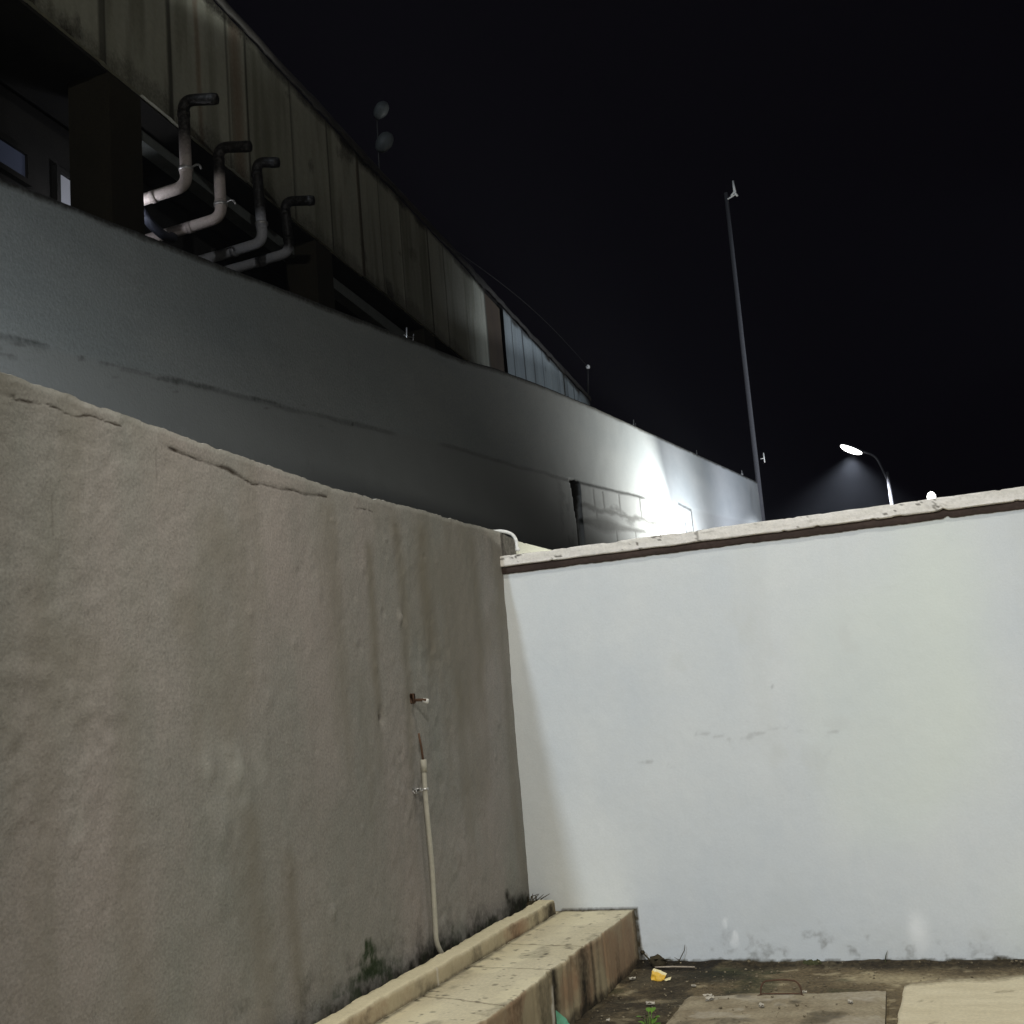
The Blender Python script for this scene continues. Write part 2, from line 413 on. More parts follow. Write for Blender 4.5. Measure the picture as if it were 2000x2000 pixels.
for cy, w, z0, z1, a in [(5.00, .045, 1.5, 2.45, .75), (5.32, .05, 1.2, 2.58, .6), (5.62, .07, 1.6, 2.6, .45), (3.9, .07, .2, 1.3, .55), (4.15, .05, .2, 1.1, .6), (4.6, .09, 1.4, 2.6, .3),
                         (6.3, .06, 1.3, 2.6, .3), (3.2, .1, .4, 1.9, .3), (6.68, .07, .4, 2.6, .4)]:
    streak += a * bump(Yl + .03 * fbm(Zl * 3, Zl * 0, int(cy * 10), 2), cy, w) * sstep(z0 - .2, z0 + .3, Zl) * (1 - sstep(z1 - .1, z1, Zl))
streak += .32 * sstep(.0, .7, fbm(Yl * 5, Zl * .7, 91, 4)) + .55 * sstep(.05, .5, fbm(Yl * 1.3, Zl * .9, 93, 4))
pale = .28 * sstep(.3, .7, fbm(Yl * 3, Zl * 2.2, 95, 4)) * (1 - sstep(1.2, 2.0, Zl)) + .35 * bump(Yl, 3.62, .04) * bump(Zl, 1.40, .05) + .35 * bump(Yl, 3.82, .035) * bump(Zl, 1.39, .05)
pale += .35 * sstep(.0, .03, Zl - ztop[:, None] + .035)
mt = .335 + .07 * fbm(Yl * 3.3, Zl * 2, 101, 4) + .05 * fbm(Yl * 14, Zl * 14, 105, 4)
mt = mt + .04 * bump(Yl, 6.5, .12) + .03 * bump(Yl, 5.5, .1)
dirt = (1 - sstep(mt - .02, mt + .10, Zl)) * 1.0 + .35 * (1 - sstep(.38, .62, Zl + .16 * fbm(Yl * 5, Zl * 3, 107, 4))) * sstep(-.1, .4, fbm(Yl * 11, Zl * 11, 109, 4))
dirt += .8 * bump(Yl, 6.42, .03) * bump(Zl, .47, .03)
mossh = .385 + .12 * bump(Yl, 4.75, .2) + .10 * fbm(Yl * 9, Zl * 9, 108, 4)
moss = (1 - sstep(mossh, mossh + .06, Zl)) * sstep(-.25, .25, fbm(Yl * 16, Zl * 16, 110, 3)) * (.25 + .75 * np.maximum(bump(Yl, 4.75, .22), bump(Yl, 4.1, .2)))
back = (Yl > 6.79)
dirt = np.where(back, np.where(Yl < 7.07, .55, 0), dirt); paint = np.where(Yl >= 7.07, 1.0, 0.0)  # shaded and lit stretches past the white wall, painted into the colour
moss = np.where(back, 0, moss); streak = np.where(back, 0, streak)
Xl = XA + disp
rows_x = [Xl]; rows_y = [Yl]; rows_z = [Zl]
last = lambda dx, dz: (Xl[:, -1:] + dx, Yl[:, -1:], Zl[:, -1:] + dz)
ex = [last(-.004, .002), last(-.03, .003), last(-.07, .002), last(-.12, .002), last(-.16, -.001), last(-.165, -.02)]
exn = .002 * fbm(uy * 20, uy * 0, 120, 3)
Xa = np.concatenate([Xl] + [e[0] for e in ex] + [np.full((len(uy), 1), XA - .165)], 1)
Ya = np.concatenate([Yl] + [e[1] for e in ex] + [Yl[:, :1]], 1)
Za = np.concatenate([Zl] + [e[2] + exn[:, None] for e in ex] + [np.zeros((len(uy), 1))], 1)
padf = lambda A, v: np.concatenate([A] + [np.full((len(uy), 1), v)] * 7, 1)
lw = MB().grid(Xa, Ya, Za, dict(streak=padf(np.clip(streak, 0, 1), 0), pale=padf(np.clip(pale, 0, 1), .5), dirt=padf(np.clip(dirt, 0, 1), 0),
               moss=padf(np.clip(moss, 0, 1), 0), crack=padf(crk, 0), paint=padf(paint, 0)), flip=False)
for i in (0, len(uy) - 1):       # end caps
    n = Xa.shape[1]; lw.add(np.stack([Xa[i], Ya[i], Za[i]], -1), [tuple(range(n))])
lw = auto_sharp(lw.build('boundary_wall', M['render'], origin=(XA, 2, 0)), 42)
tag(lw, 'rough grey brown rendered wall with a cracked top edge, behind the low concrete ledge', 'wall')

# ------------------------------------------------------------------ white wall with coping
ux = cat(lin(-2.66, .62, .014), np.array([1, 2, 3.5, 6]))
uz = cat(lin(0, .25, .012), lin(.25, 2.43, .02))
Xw, Zw = np.meshgrid(ux, uz, indexing='ij')
dw = .006 * fbm(Xw * .9, Zw * .9, 201, 3) + .0016 * fbm(Xw * 6, Zw * 6, 205, 3) + .0008 * fbm(Xw * 25, Zw * 25, 208, 2)
wpts = [[(-1.50, 1.30), (-1.43, 1.29), (-1.33, 1.245), (-1.27, 1.255), (-1.15, 1.262), (-1.05, 1.262), (-.93, 1.258), (-.82, 1.24), (-.70, 1.235)],
        [(-1.90, 1.135), (-1.84, 1.14), (-1.78, 1.128)], [(-1.70, 1.13), (-1.63, 1.06), (-1.56, .97), (-1.5, .87), (-1.44, .86)],
        [(-.72, 1.15), (-.62, 1.05), (-.55, .94)], [(-1.32, 1.24), (-1.31, 1.17)], [(-.80, 1.09), (-.72, 1.15)], [(-1.14, 1.27), (-1.19, 1.33)]]
wamp = [.42, .5, .25, .15, .2, .22, .15]
cw = np.zeros_like(Xw); wobw = .012 * fbm(Xw * 14, Zw * 14, 215, 3)
for pts, a in zip(wpts, wamp):
    cw = np.maximum(cw, a * np.clip(1.2 - poly_dist(Xw + .035 * fbm(Xw * 9, Zw * 9, 211, 4), Zw + .05 * fbm(Xw * 9, Zw * 9, 213, 4), pts) / .011, 0, 1) * (.35 + .65 * sstep(-.3, .3, fbm(Xw * 5, Zw * 5, 216, 2))))
cw = np.maximum(cw, .8 * bump(Xw, -1.03, .006) * bump(Zw, 1.53, .012))
sw = .30 * sstep(.1, .6, fbm(Xw * 7, Zw * 7, 219, 4)) * sstep(.0, .4, fbm(Xw * 1.2, Zw * 1.2, 218, 3)) + .25 * sstep(.1, .7, fbm(Xw * 3.5, Zw * .5, 221, 4)) + .25 * sstep(.2, .5, fbm(Xw * 1.5, Zw * 1.6, 226, 3)) * (1 - sstep(.2, .8, Zw))
pw = .9 * sstep(.25, .5, fbm(Xw * 9, Zw * 9, 230, 3)) * bump(Xw, -1.45, .22) * bump(Zw, .20, .1) + .8 * bump(Xw, -.42, .05) * bump(Zw, .16, .10) \
    + .8 * sstep(.2, .5, fbm(Xw * 8, Zw * 8, 233, 3)) * bump(Xw, -1.85, .1) * bump(Zw, .14, .09)
gw = .45 * sstep(-.15, .45, fbm(Xw * .8 + 1.3, Zw * .7, 240, 2)) * sstep(-1.6, .2, Xw)
bz = .012 + .020 * np.maximum(0, fbm(Xw * 5, Xw * 0, 250, 4)) + .012 * fbm(Xw * 22, Xw * 0, 252, 2)
dwt = (1 - sstep(bz, bz + .02, Zw))
dwt = np.maximum(dwt, .9 * (np.abs(Xw - (-1.985 + .006 * fbm(Zw * 12, Zw * 0, 6, 2))) < .016) * (Zw < .33))
dwt = np.maximum(dwt, .9 * (Zw < .318 + .005 * fbm(Xw * 12, Xw * 0, 7, 2)) * (Xw < -1.985) * (Xw > -2.44))
dwt = np.maximum(dwt, .30 * (1 - sstep(.02, .30, Zw + .14 * fbm(Xw * 4, Zw * 4, 258, 4))) * sstep(.0, .45, fbm(Xw * 13, Zw * 13, 259, 4)))
dwt = np.maximum(dwt, .75 * sstep(.0, .6, fbm(Xw * 9, Zw * 9, 260, 3)) * bump(Xw, -1.93, .07) * bump(Zw, .03, .06))
wall_root = empty('white_wall', (-.5, YC + .07, 0), 'smooth white painted wall with hairline cracks across the yard, under a pale coping', 'wall')
Yw = YC - dw
Yb = np.full_like(Yw[:, :1], YC + .15)
fw = MB().grid(np.concatenate([Xw, Xw[:, -1:], Xw[:, :1]], 1), np.concatenate([Yw, Yb, Yb], 1), np.concatenate([Zw, Zw[:, -1:], Zw[:, :1]], 1),
     {k: np.concatenate([np.clip(a, 0, 1), a[:, :1] * 0, a[:, :1] * 0], 1) for k, a in dict(crack=cw, streak=sw, pale=pw, green=gw, dirt=dwt).items()})
fw.build('wall_face', M['white_paint'], wall_root)
# brown strip under the coping, with a ragged lower edge
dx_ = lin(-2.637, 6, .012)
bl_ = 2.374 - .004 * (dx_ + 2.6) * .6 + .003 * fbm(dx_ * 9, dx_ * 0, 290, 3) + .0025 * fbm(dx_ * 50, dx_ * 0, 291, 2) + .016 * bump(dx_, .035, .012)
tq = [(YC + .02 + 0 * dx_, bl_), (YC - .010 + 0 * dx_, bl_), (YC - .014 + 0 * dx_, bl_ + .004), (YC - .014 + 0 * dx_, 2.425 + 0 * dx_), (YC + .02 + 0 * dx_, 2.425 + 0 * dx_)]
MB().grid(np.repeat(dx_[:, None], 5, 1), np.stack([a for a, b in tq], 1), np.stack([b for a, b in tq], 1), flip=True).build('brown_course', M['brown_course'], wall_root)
# coping: loop profile along x
cx = cat(lin(-2.632, .62, .012), np.array([1, 2, 3.5, 6]))
zb = 2.417 + .003 * fbm(cx * 6, cx * 0, 301, 3) - .003 * (cx + 2.6) + .006 * sstep(.3, .6, fbm(cx * 13, cx * 0, 303, 3))
zb = zb + .012 * bump(cx, .02, .016)
zt = 2.485 + .003 * fbm(cx * 8, cx * 0, 306, 4) - .006 * sstep(.25, .5, fbm(cx * 9, cx * 0, 309, 3))
yf = YC - .038 - .004 * fbm(cx * 10, cx * 0, 312, 3) - .002 * fbm(cx * 40, cx * 0, 313, 2)
prof = [(0.003, 0.0, None)]
ones = np.ones_like(cx)
loop = [(YC + .21 * ones, zb), (yf + .006, zb), (yf, zb + .005)]
for t in np.linspace(.15, .85, 6): loop.append((yf - .003 * fbm(cx * 15, cx * 0 + t * 4, 320, 3), zb + (zt - zb) * t))
loop += [(yf, zt - .006), (yf + .008, zt), (YC + .05 * ones, zt + .004), (YC + .12 * ones, zt + .003), (YC + .21 * ones, zt), (YC + .21 * ones, zb)]
CY = np.stack([a for a, b in loop], 1); CZ = np.stack([b for a, b in loop], 1); CX = np.repeat(cx[:, None], CY.shape[1], 1)
cd = .30 * sstep(.25, .6, fbm(CX * 7, CZ * 60, 330, 4)); cc = .9 * (sstep(.38, .5, fbm(CX * 8, CZ * 30, 335, 4)) * (np.abs(fbm(CX * 20, CZ * 90, 337, 2)) < .12))
for xj in (-1.36, -.02): cc = np.maximum(cc, .6 * (np.abs(CX - xj - .01 * fbm(CZ * 60, CZ * 0, 3, 2)) < .008))
cp = MB().grid(CX, CY, CZ, dict(dirt=np.clip(cd, 0, 1), crack=np.clip(cc, 0, 1)), flip=True)
n = CX.shape[1]
cp.add(np.stack([CX[0], CY[0], CZ[0]], -1), [tuple(range(n))])
auto_sharp(cp.build('coping', M['cap'], wall_root), 50)

# ------------------------------------------------------------------ low concrete ledge with kerb
ledge = empty('concrete_ledge', (-2.3, 5, 0), 'low stained concrete ledge along the grey rendered wall, with a raised kerb', 'ledge')
ly = cat(np.array([-1.5, 0, 1.5, 3]), lin(3.9, 6.78, .009))
tx = np.linspace(XA + .02, -1.995, 46)
zs = np.linspace(.30, 0, 24)
LYt, LXt = np.meshgrid(ly, tx, indexing='ij')
e_off = .006 * fbm(ly * 3, ly * 0, 401, 4) - .016 * sstep(.38, .6, fbm(ly * 8, ly * 0, 402, 3)) + .006 * fbm(ly * 14, ly * 0, 403, 3) - .014 * bump(ly, 5.30, .03) - .010 * bump(ly, 5.36, .02)
EX = -1.987 + e_off
fr = (tx - tx[0]) / (tx[-1] - tx[0])
LXt = tx[0] + (EX[:, None] - .006 - tx[0]) * fr[None, :]
LZt = .31 + .004 * fbm(LYt * 3, LXt * 3, 410, 3) + .0015 * fbm(LYt * 16, LXt * 16, 412, 3)
jl = np.zeros_like(LZt); jh = np.zeros_like(LZt)
for (ya, yb, a) in ((5.905, 5.82, 1), (5.39, 5.335, .95), (4.86, 4.73, .8), (6.34, 6.32, .25)):
    yj = ya + (yb - ya) * (LXt + 2.45) / .46 + .006 * fbm(LXt * 12, LXt * 0, int(ya * 10), 3)
    k = np.clip(1.5 - np.abs(LYt - yj) / .006, 0, 1) * a * (1 if a > .9 else 1)
    jl = np.maximum(jl, k); jh = np.maximum(jh, a * np.exp(-(np.abs(LYt - yj) / .028) ** 2) * sstep(-.2, .4, fbm(LXt * 14, LYt * 14, 433, 3)))
LZt -= .006 * jl
SX = EX[:, None] + .003 * fbm(ly[:, None] * 10, zs[None, :] * 10, 420, 3) + .004 * fbm(ly[:, None] * 2, zs[None, :] * 2, 424, 2)
SY = np.repeat(ly[:, None], len(zs), 1); SZ = np.repeat(zs[None, :], len(ly), 0) + .002 * fbm(SY * 8, SY * 0, 3, 2)
AX = np.concatenate([LXt, SX], 1); AY = np.concatenate([LYt, SY], 1); AZ = np.concatenate([LZt, SZ], 1)
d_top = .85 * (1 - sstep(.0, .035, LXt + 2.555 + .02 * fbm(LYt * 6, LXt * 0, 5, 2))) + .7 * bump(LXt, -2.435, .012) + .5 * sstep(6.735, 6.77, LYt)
d_top += .28 * sstep(.3, .6, fbm(LYt * 3, LXt * 5, 430, 4)) + .35 * jh + .5 * sstep(.50, .62, fbm(LYt * 30, LXt * 30, 431, 2)) + .30 * sstep(.05, .5, fbm(LYt * 7, LXt * 9, 432, 4)) * bump(LXt, -2.40, .05)
w_top = .55 * sstep(.1, .5, fbm(LYt * 2.2, LXt * 3, 436, 4))
vst = lambda c, w, a: a * bump(SY + .012 * fbm(SZ * 9, SZ * 0, int(c * 9), 2), c, w)
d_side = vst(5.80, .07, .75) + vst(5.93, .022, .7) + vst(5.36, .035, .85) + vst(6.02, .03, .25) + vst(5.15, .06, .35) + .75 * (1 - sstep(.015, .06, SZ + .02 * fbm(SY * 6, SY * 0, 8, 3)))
d_side += .3 * sstep(.1, .5, fbm(SY * 8, SZ * 1.5, 440, 3)) + .7 * sstep(6.72, 6.77, SY)
p_side = vst(5.325, .012, 1.0) * sstep(.2, .5, vnoise(SY * 60, SZ * 40, 3) + .1) * (1 - sstep(.20, .27, SZ))
r_side = .75 * sstep(.05, .45, fbm(SY * 2.3 + 3, SZ * 3, 448, 3))
z0 = np.zeros_like
lt = dict(dirt=np.concatenate([d_top, d_side], 1), pale=np.concatenate([z0(d_top), p_side], 1), side=np.concatenate([z0(d_top), np.ones_like(SX)], 1),  # side: outer face painted darker, since less light reaches it
          rust=np.concatenate([z0(d_top), r_side], 1), crack=np.concatenate([jl, z0(SX)], 1), worn=np.concatenate([w_top, z0(SX)], 1))
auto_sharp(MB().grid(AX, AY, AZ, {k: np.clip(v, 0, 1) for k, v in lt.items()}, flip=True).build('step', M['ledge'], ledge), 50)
# kerb
ky = cat(np.array([-1.5, 0, 1.5, 3]), lin(3.9, 6.70, .010), np.array([6.712, 6.72, 6.725]))
endt = np.clip((6.728 - ky) / .03, 0, 1) ** .5
wv = .010 * fbm(ky * 2.2, ky * 0, 501, 3) + .004 * fbm(ky * 11, ky * 0, 503, 3)
wv2 = .006 * fbm(ky * 2.6, ky * 0, 511, 3) + .003 * fbm(ky * 15, ky * 0, 513, 3)
zt_k = .392 + .005 * fbm(ky * 4, ky * 0, 505, 4) + .004 * fbm(ky * 18, ky * 0, 506, 2)
lft, rgt = -2.552 + wv, -2.446 + wv2
kc = (lft + rgt) / 2; kh = (rgt - lft) / 2
prof = [(-1, 0), (-1.0, .5), (-1, .86), (-.86, 1), (-.4, 1.02), (0, 1.0), (.5, 1.0), (.80, .99), (.93, .93), (1, .80), (1.0, .55), (1.02, .3), (1.03, 0)]
KX = np.stack([kc + kh * a * (.6 + .4 * endt) for a, b in prof], 1); KZ = np.stack([.300 + (zt_k - .300) * b * (.75 + .25 * endt) for a, b in prof], 1)
KY = np.repeat(ky[:, None], len(prof), 1)
KX += .003 * fbm(KY * 20, KZ * 20, 520, 3); KZ += .002 * fbm(KY * 18, KX * 18, 522, 3)
side_k = np.array([0, 0, 0, 0, 0, 0, 0, 0, .55, 1, 1, 1, 1.])[None, :] * np.ones((len(ky), 1))  # kerb's outer face, painted darker as the less lit side
kd = side_k * (.35 * sstep(-.1, .4, fbm(KY * 6, KZ * 8, 530, 3)) + .55 * bump(KY, 6.58, .1) + .75 * (1 - sstep(.305, .33, KZ))) + .12 * sstep(.2, .5, fbm(KY * 9, KX * 9, 533, 3))
kp = side_k * bump(KY, 5.04, .010) * .9
kr = side_k * .85 * (bump(KY, 6.1, .12) + .35 * sstep(.1, .5, fbm(KY * 3, KZ * 3, 537, 3)))
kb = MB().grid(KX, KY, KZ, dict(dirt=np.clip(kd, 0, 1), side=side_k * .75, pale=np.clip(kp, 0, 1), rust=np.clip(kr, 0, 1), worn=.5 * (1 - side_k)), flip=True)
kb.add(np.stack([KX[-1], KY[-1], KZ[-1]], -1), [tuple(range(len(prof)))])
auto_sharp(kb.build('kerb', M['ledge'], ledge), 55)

# ------------------------------------------------------------------ manhole slab with lifting loop
gv = MB()
rq = random.Random(11)
for k in range(900):
    x, y = rq.uniform(-1.97, .3), rq.uniform(5.15, 6.74)
    if x > -.56 and y < 6.32: continue
    on = (-1.49 < x < -.54) and y < 5.93
    if on and rq.random() < .7: continue
    r = .0022 + .006 * rq.random() ** 3
    gv.blob((x, y, (.056 if on else .006 + (.02 if y > 6.7 else 0)) + r * .3), (r * rq.uniform(.8, 1.5), r * rq.uniform(.8, 1.5), r * .7), k, .5, 6, 4)
tag(gv.build('gravel', M['grit']), 'loose grit scattered over the damp soil', 'gravel', kind='stuff')
slab = empty('cover_slab', (-1.0, 5.6, .02), 'weathered grey concrete cover slab with a rusty wire loop, lying on the soil', 'slab')
su = np.linspace(0, 1, 80); sv = np.linspace(0, 1, 70)
SU, SV = np.meshgrid(su, sv, indexing='ij')
cA, cB, cC_, cD = np.array([-1.50, 4.9]), np.array([-.50, 4.9]), np.array([-.559, 6.075]), np.array([-1.508, 5.925])
bx = (1 - SU) * (1 - SV) * cA[0] + SU * (1 - SV) * cB[0] + SU * SV * cC_[0] + (1 - SU) * SV * cD[0]
by = (1 - SU) * (1 - SV) * cA[1] + SU * (1 - SV) * cB[1] + SU * SV * cC_[1] + (1 - SU) * SV * cD[1]
edg = np.minimum(np.minimum(SU, 1 - SU), np.minimum(SV, 1 - SV))
bx += .012 * fbm(by * 6, by * 0, 601, 3) * (1 - sstep(0, .15, SU)) ; by += .016 * fbm(bx * 7, bx * 0, 603, 4) * sstep(.8, 1, SV)
sz = .052 + .004 * fbm(bx * 7, by * 7, 605, 4) - .012 * (1 - sstep(0, .03, edg + .01 * fbm(bx * 14, by * 14, 606, 2)))
spale = .7 * sstep(.22, .5, fbm(bx * 6, by * 9, 608, 4)) + .6 * sstep(-1.1, -.6, bx) * sstep(0, .5, fbm(bx * 3, by * 4, 610, 3) + .2)
sm = MB().grid(bx, by, sz, dict(pale=np.clip(spale * .6, 0, 1), dirt=np.clip(.6 * sstep(.2, .6, fbm(bx * 5, by * 5, 612, 4)), 0, 1)))
for sl in (np.s_[0, :], np.s_[-1, :], np.s_[:, 0], np.s_[:, -1]):
    ex_, ey_, ez_ = bx[sl], by[sl], sz[sl]
    sm.grid(np.stack([ex_, ex_], 1), np.stack([ey_, ey_], 1), np.stack([ez_, ez_ * 0 - .02], 1), dict(dirt=np.full((len(ex_), 2), .45)))
auto_sharp(sm.build('slab_body', M['slab'], slab), 50)
lp = bend([(-1.14, 5.93, .03), (-1.137, 5.945, .085), (-1.12, 5.952, .113), (-1.03, 5.96, .119), (-.965, 5.965, .112), (-.945, 5.96, .085), (-.943, 5.95, .03)], .03, 4)
MB().tube(lp, .0042, 8).tube([(-1.155, 5.925, .049), (-1.13, 5.936, .058), (-.95, 5.948, .057), (-.93, 5.935, .049)], .0036, 8).build('lifting_loop', M['rust'], slab)

# ------------------------------------------------------------------ conduit on the left wall
con = empty('wall_conduit', (-2.6, 5.36, .33), 'thin cream conduit pipe clamped upright to the grey rendered wall', 'pipe')
xc = XA + .045
cpts = resample(bend([(xc, 5.352, 1.31), (xc, 5.345, 1.15), (xc + .004, 5.358, .80), (xc, 5.352, .425), (xc + .012, 5.405, .352)], .05, 5), .05)
MB().tube(cpts, .0125, 12).build('pipe_run', M['conduit'], con)
MB().tube([(xc, 5.3515, 1.255), (xc, 5.352, 1.318)], .0155, 12).build('socket', M['conduit'], con)
cl = MB().tube([(xc, 5.3455, 1.168), (xc, 5.3455, 1.178)], .019, 14).box((XA - .01, 5.305, 1.163), (xc - .005, 5.332, 1.182), .003)
cl.box((XA + .006, 5.292, 1.155), (XA + .024, 5.318, 1.178), .004).build('clamp', M['steel'], con)
MB().tube([(xc, 5.352, 1.30), (xc - .004, 5.347, 1.38), (xc - .012, 5.344, 1.45)], [.006, .006, .005], 8).build('inner_rod', M['rust'], con)
MB().tube(resample([(xc + .03, 5.43, .372), (xc + .018, 5.40, .362), (xc + .006, 5.2, .357), (xc - .002, 4.98, .345)], .05), .0095, 10).build('tail_pipe', M['conduit'], con)

hook = empty('wall_hook', (XA, 5.364, 1.6), 'small iron hook with a white tip in the grey wall, above the cream conduit', 'hook')
MB().box((XA - .012, 5.352, 1.60), (XA + .014, 5.378, 1.652), .004).tube([(XA, 5.366, 1.617), (XA + .04, 5.367, 1.616), (XA + .078, 5.368, 1.612)], .0075, 8).build('bracket', M['rust'], hook)
MB().tube([(XA + .058, 5.374, 1.611), (XA + .084, 5.376, 1.606)], [.0135, .012], 10).build('tip', M['white_plastic'], hook)

pipe_top = MB().tube(resample(bend([(-2.72, 6.86, 2.668), (-2.655, 6.88, 2.668), (-2.592, 6.90, 2.642), (-2.566, 6.90, 2.595), (-2.568, 6.90, 2.525)], .03, 5), .02), .0115, 10)
pipe_top.tube([(-2.573, 6.895, 2.534), (-2.548, 6.89, 2.532)], .011, 10)
tag(pipe_top.build('bent_pipe', M['white_plastic']), 'thin bent pale pipe hooked over the end of the grey wall by the coping', 'pipe')

# ------------------------------------------------------------------ small litter and plants
def leaf(mb, base, d, L, w, up=.4, seed=0):
    """a cupped leaf of 5x3 points with some thickness of its own curl"""
    base = Vector(base); d = Vector(d).normalized(); side = d.cross(Vector((0, 0, 1))).normalized(); nrm = side.cross(d)
    rows = []
    for i in range(7):
        t = i / 6; c = base + d * (L * t) + Vector((0, 0, up * L * t * (1 - .7 * t)))
        ww = w * math.sin(math.pi * (t ** .75) * .97 + .03)
        rows.append([c + side * ww * q + nrm * (abs(q) * ww * .35) for q in (-1, -.5, 0, .5, 1)])
    X = np.array([[p.x for p in r] for r in rows]); Y = np.array([[p.y for p in r] for r in rows]); Z = np.array([[p.z for p in r] for r in rows])
    mb.grid(X, Y, Z)

weed = empty('weed', (-1.565, 5.40, 0), 'small bright green weed by the corner of the cover slab', 'plant')
lm = MB(); sm_ = MB()
rg = random.Random(5)
for k in range(13):
    a = rg.uniform(0, 2 * math.pi); hgt = rg.uniform(.03, .10)
    b = Vector((-1.565 + .025 * math.cos(a), 5.41 + .03 * math.sin(a), hgt))
    leaf(lm, b, (math.cos(a), math.sin(a), .3), rg.uniform(.025, .045), rg.uniform(.009, .015), .3)
    sm_.tube([(-1.565, 5.41, -.01), ((b.x - 1.565) / 2, (b.y + 5.41) / 2, hgt * .6), tuple(b)], [.002, .0016, .0012], 6)
lm.build('leaves', M['leaf'], weed); sm_.build('stems', M['leaf'], weed)

ym = MB()
for k, (u0, zz) in enumerate([(0, 0)]):
    U = np.linspace(0, 1, 9); V = np.linspace(0, 1, 9); UU, VV = np.meshgrid(U, V, indexing='ij')
    X = -1.815 + .068 * UU + .010 * fbm(UU * 3, VV * 3, 1, 2) + .02 * VV * (UU > .5) * .3
    Y = 6.40 + .035 * VV ** 2 + .012 * fbm(UU * 4, VV * 3, 2, 2)
    Z = .004 + .058 * VV * (1 - .55 * UU ** 2) + .006 * fbm(UU * 4, VV * 4, 6, 2)
    pl = (VV > .86) * 1.0
    ym.grid(X, Y, Z, dict(pale=pl)); ym.grid(X, Y + .004 + .006 * VV, Z - .001, dict(pale=pl), flip=True)
    ym.grid(-1.755 + .045 * UU, 6.395 + .03 * VV + .004 * UU, .008 + .010 * UU * VV + .004 * fbm(UU * 4, VV * 4, 8, 2), dict(pale=np.ones_like(UU)))
tag(ym.build('wrapper', M['yellow']), 'crumpled yellow wrapper on the dark soil by the white wall', 'wrapper')

gm = MB()
U = np.linspace(0, 1, 8); V = np.linspace(0, 1, 8); UU, VV = np.meshgrid(U, V, indexing='ij')
X = -1.975 + .075 * UU + .006 * fbm(UU * 3, VV * 3, 31, 2); Y = 5.28 + .02 * VV + .05 * UU + .01 * fbm(UU * 3, VV * 3, 33, 2)
Z = -.005 + .145 * VV * (1 - .75 * UU) + .004 * fbm(UU * 5, VV * 5, 35, 2)
gm.grid(X, Y, Z); gm.grid(X, Y + .004, Z - .001, flip=True)
tag(gm.build('plastic_scrap', M['green_plastic']), 'green plastic scrap leaning against the side of the concrete ledge', 'litter')

# dead leaves heaped at the foot of the white wall
dl = MB()
dl.blob((-1.855, 6.725, .028), (.055, .03, .035), 4, .5, 16, 9, zmin=0)
for k in range(9):
    a = rg.uniform(0, 6.28); leaf(dl, (-1.86 + .03 * math.cos(a), 6.72, .035), (math.cos(a), -.3 * abs(math.sin(a)), .1), rg.uniform(.03, .06), .012, .2)
dl.tube([(-1.885, 6.725, .02), (-1.915, 6.735, .045), (-1.945, 6.745, .072)], [.006, .005, .004], 6)
dl.blob((-1.950, 6.745, .078), (.014, .012, .012), 2, .4, 10, 7)
tag(dl.build('dead_leaves', M['dead']), 'dark heap of dead leaves against the foot of the white wall', 'litter')
tw = MB().tube([(-1.79, 6.73, .0), (-1.735, 6.742, .035), (-1.705, 6.755, .085), (-1.70, 6.765, .115)], [.003, .003, .0024, .0015], 6).tube([(-1.735, 6.742, .035), (-1.765, 6.745, .05)], [.002, .001], 6)
tag(tw.build('twig', M['dead']), 'thin dark twig leaning on the white wall beside the dead leaves', 'twig')
tag(MB().tube(resample([(-1.86, 6.655, .016), (-1.75, 6.652, .020), (-1.63, 6.66, .016)], .04), .0045, 8).build('straw', M['straw']), 'pale straight straw lying on soil below the dead leaves', 'straw')
tg = MB()
for k in range(12):
    a = rg.uniform(-.5, .5)
    x0, y0 = -2.585 + rg.uniform(-.035, .03), 6.67 + rg.uniform(-.05, .05)
    tg.tube([(x0, y0, .31), (x0 + .03 * a, y0 + .03, .37 + .04 * rg.random()), (x0 + .09 * (a + .3), y0 + .07 * rg.random(), .38 + .05 * rg.random())], [.005, .004, .0015], 6)
tg.blob((-2.585, 6.68, .345), (.035, .06, .045), 8, .5, 14, 9)
tag(tg.build('twig_heap', M['dead']), 'black heap of twigs in the corner behind the kerb of the ledge', 'litter')
ms = MB()
for k in range(4): ms.blob((-1.03 + .022 * k, 6.765 - .004 * (k % 2), .005), (.024, .02, .022 + .006 * (k % 2)), k, .4, 12, 8)
tag(ms.build('moss_lump', M['mossy']), 'small brownish moss lump at the foot of the white wall', 'moss')
gs = MB().tube([(-.605, 6.755, .03), (-.60, 6.765, .05), (-.588, 6.772, .075)], [.003, .003, .001], 6).tube([(-.605, 6.755, .0), (-.605, 6.755, .03)], .003, 6)
tag(gs.build('grass_blade', M['mossy']), 'single short dry blade at the white wall near the cream paving', 'grass blade')
proto = None
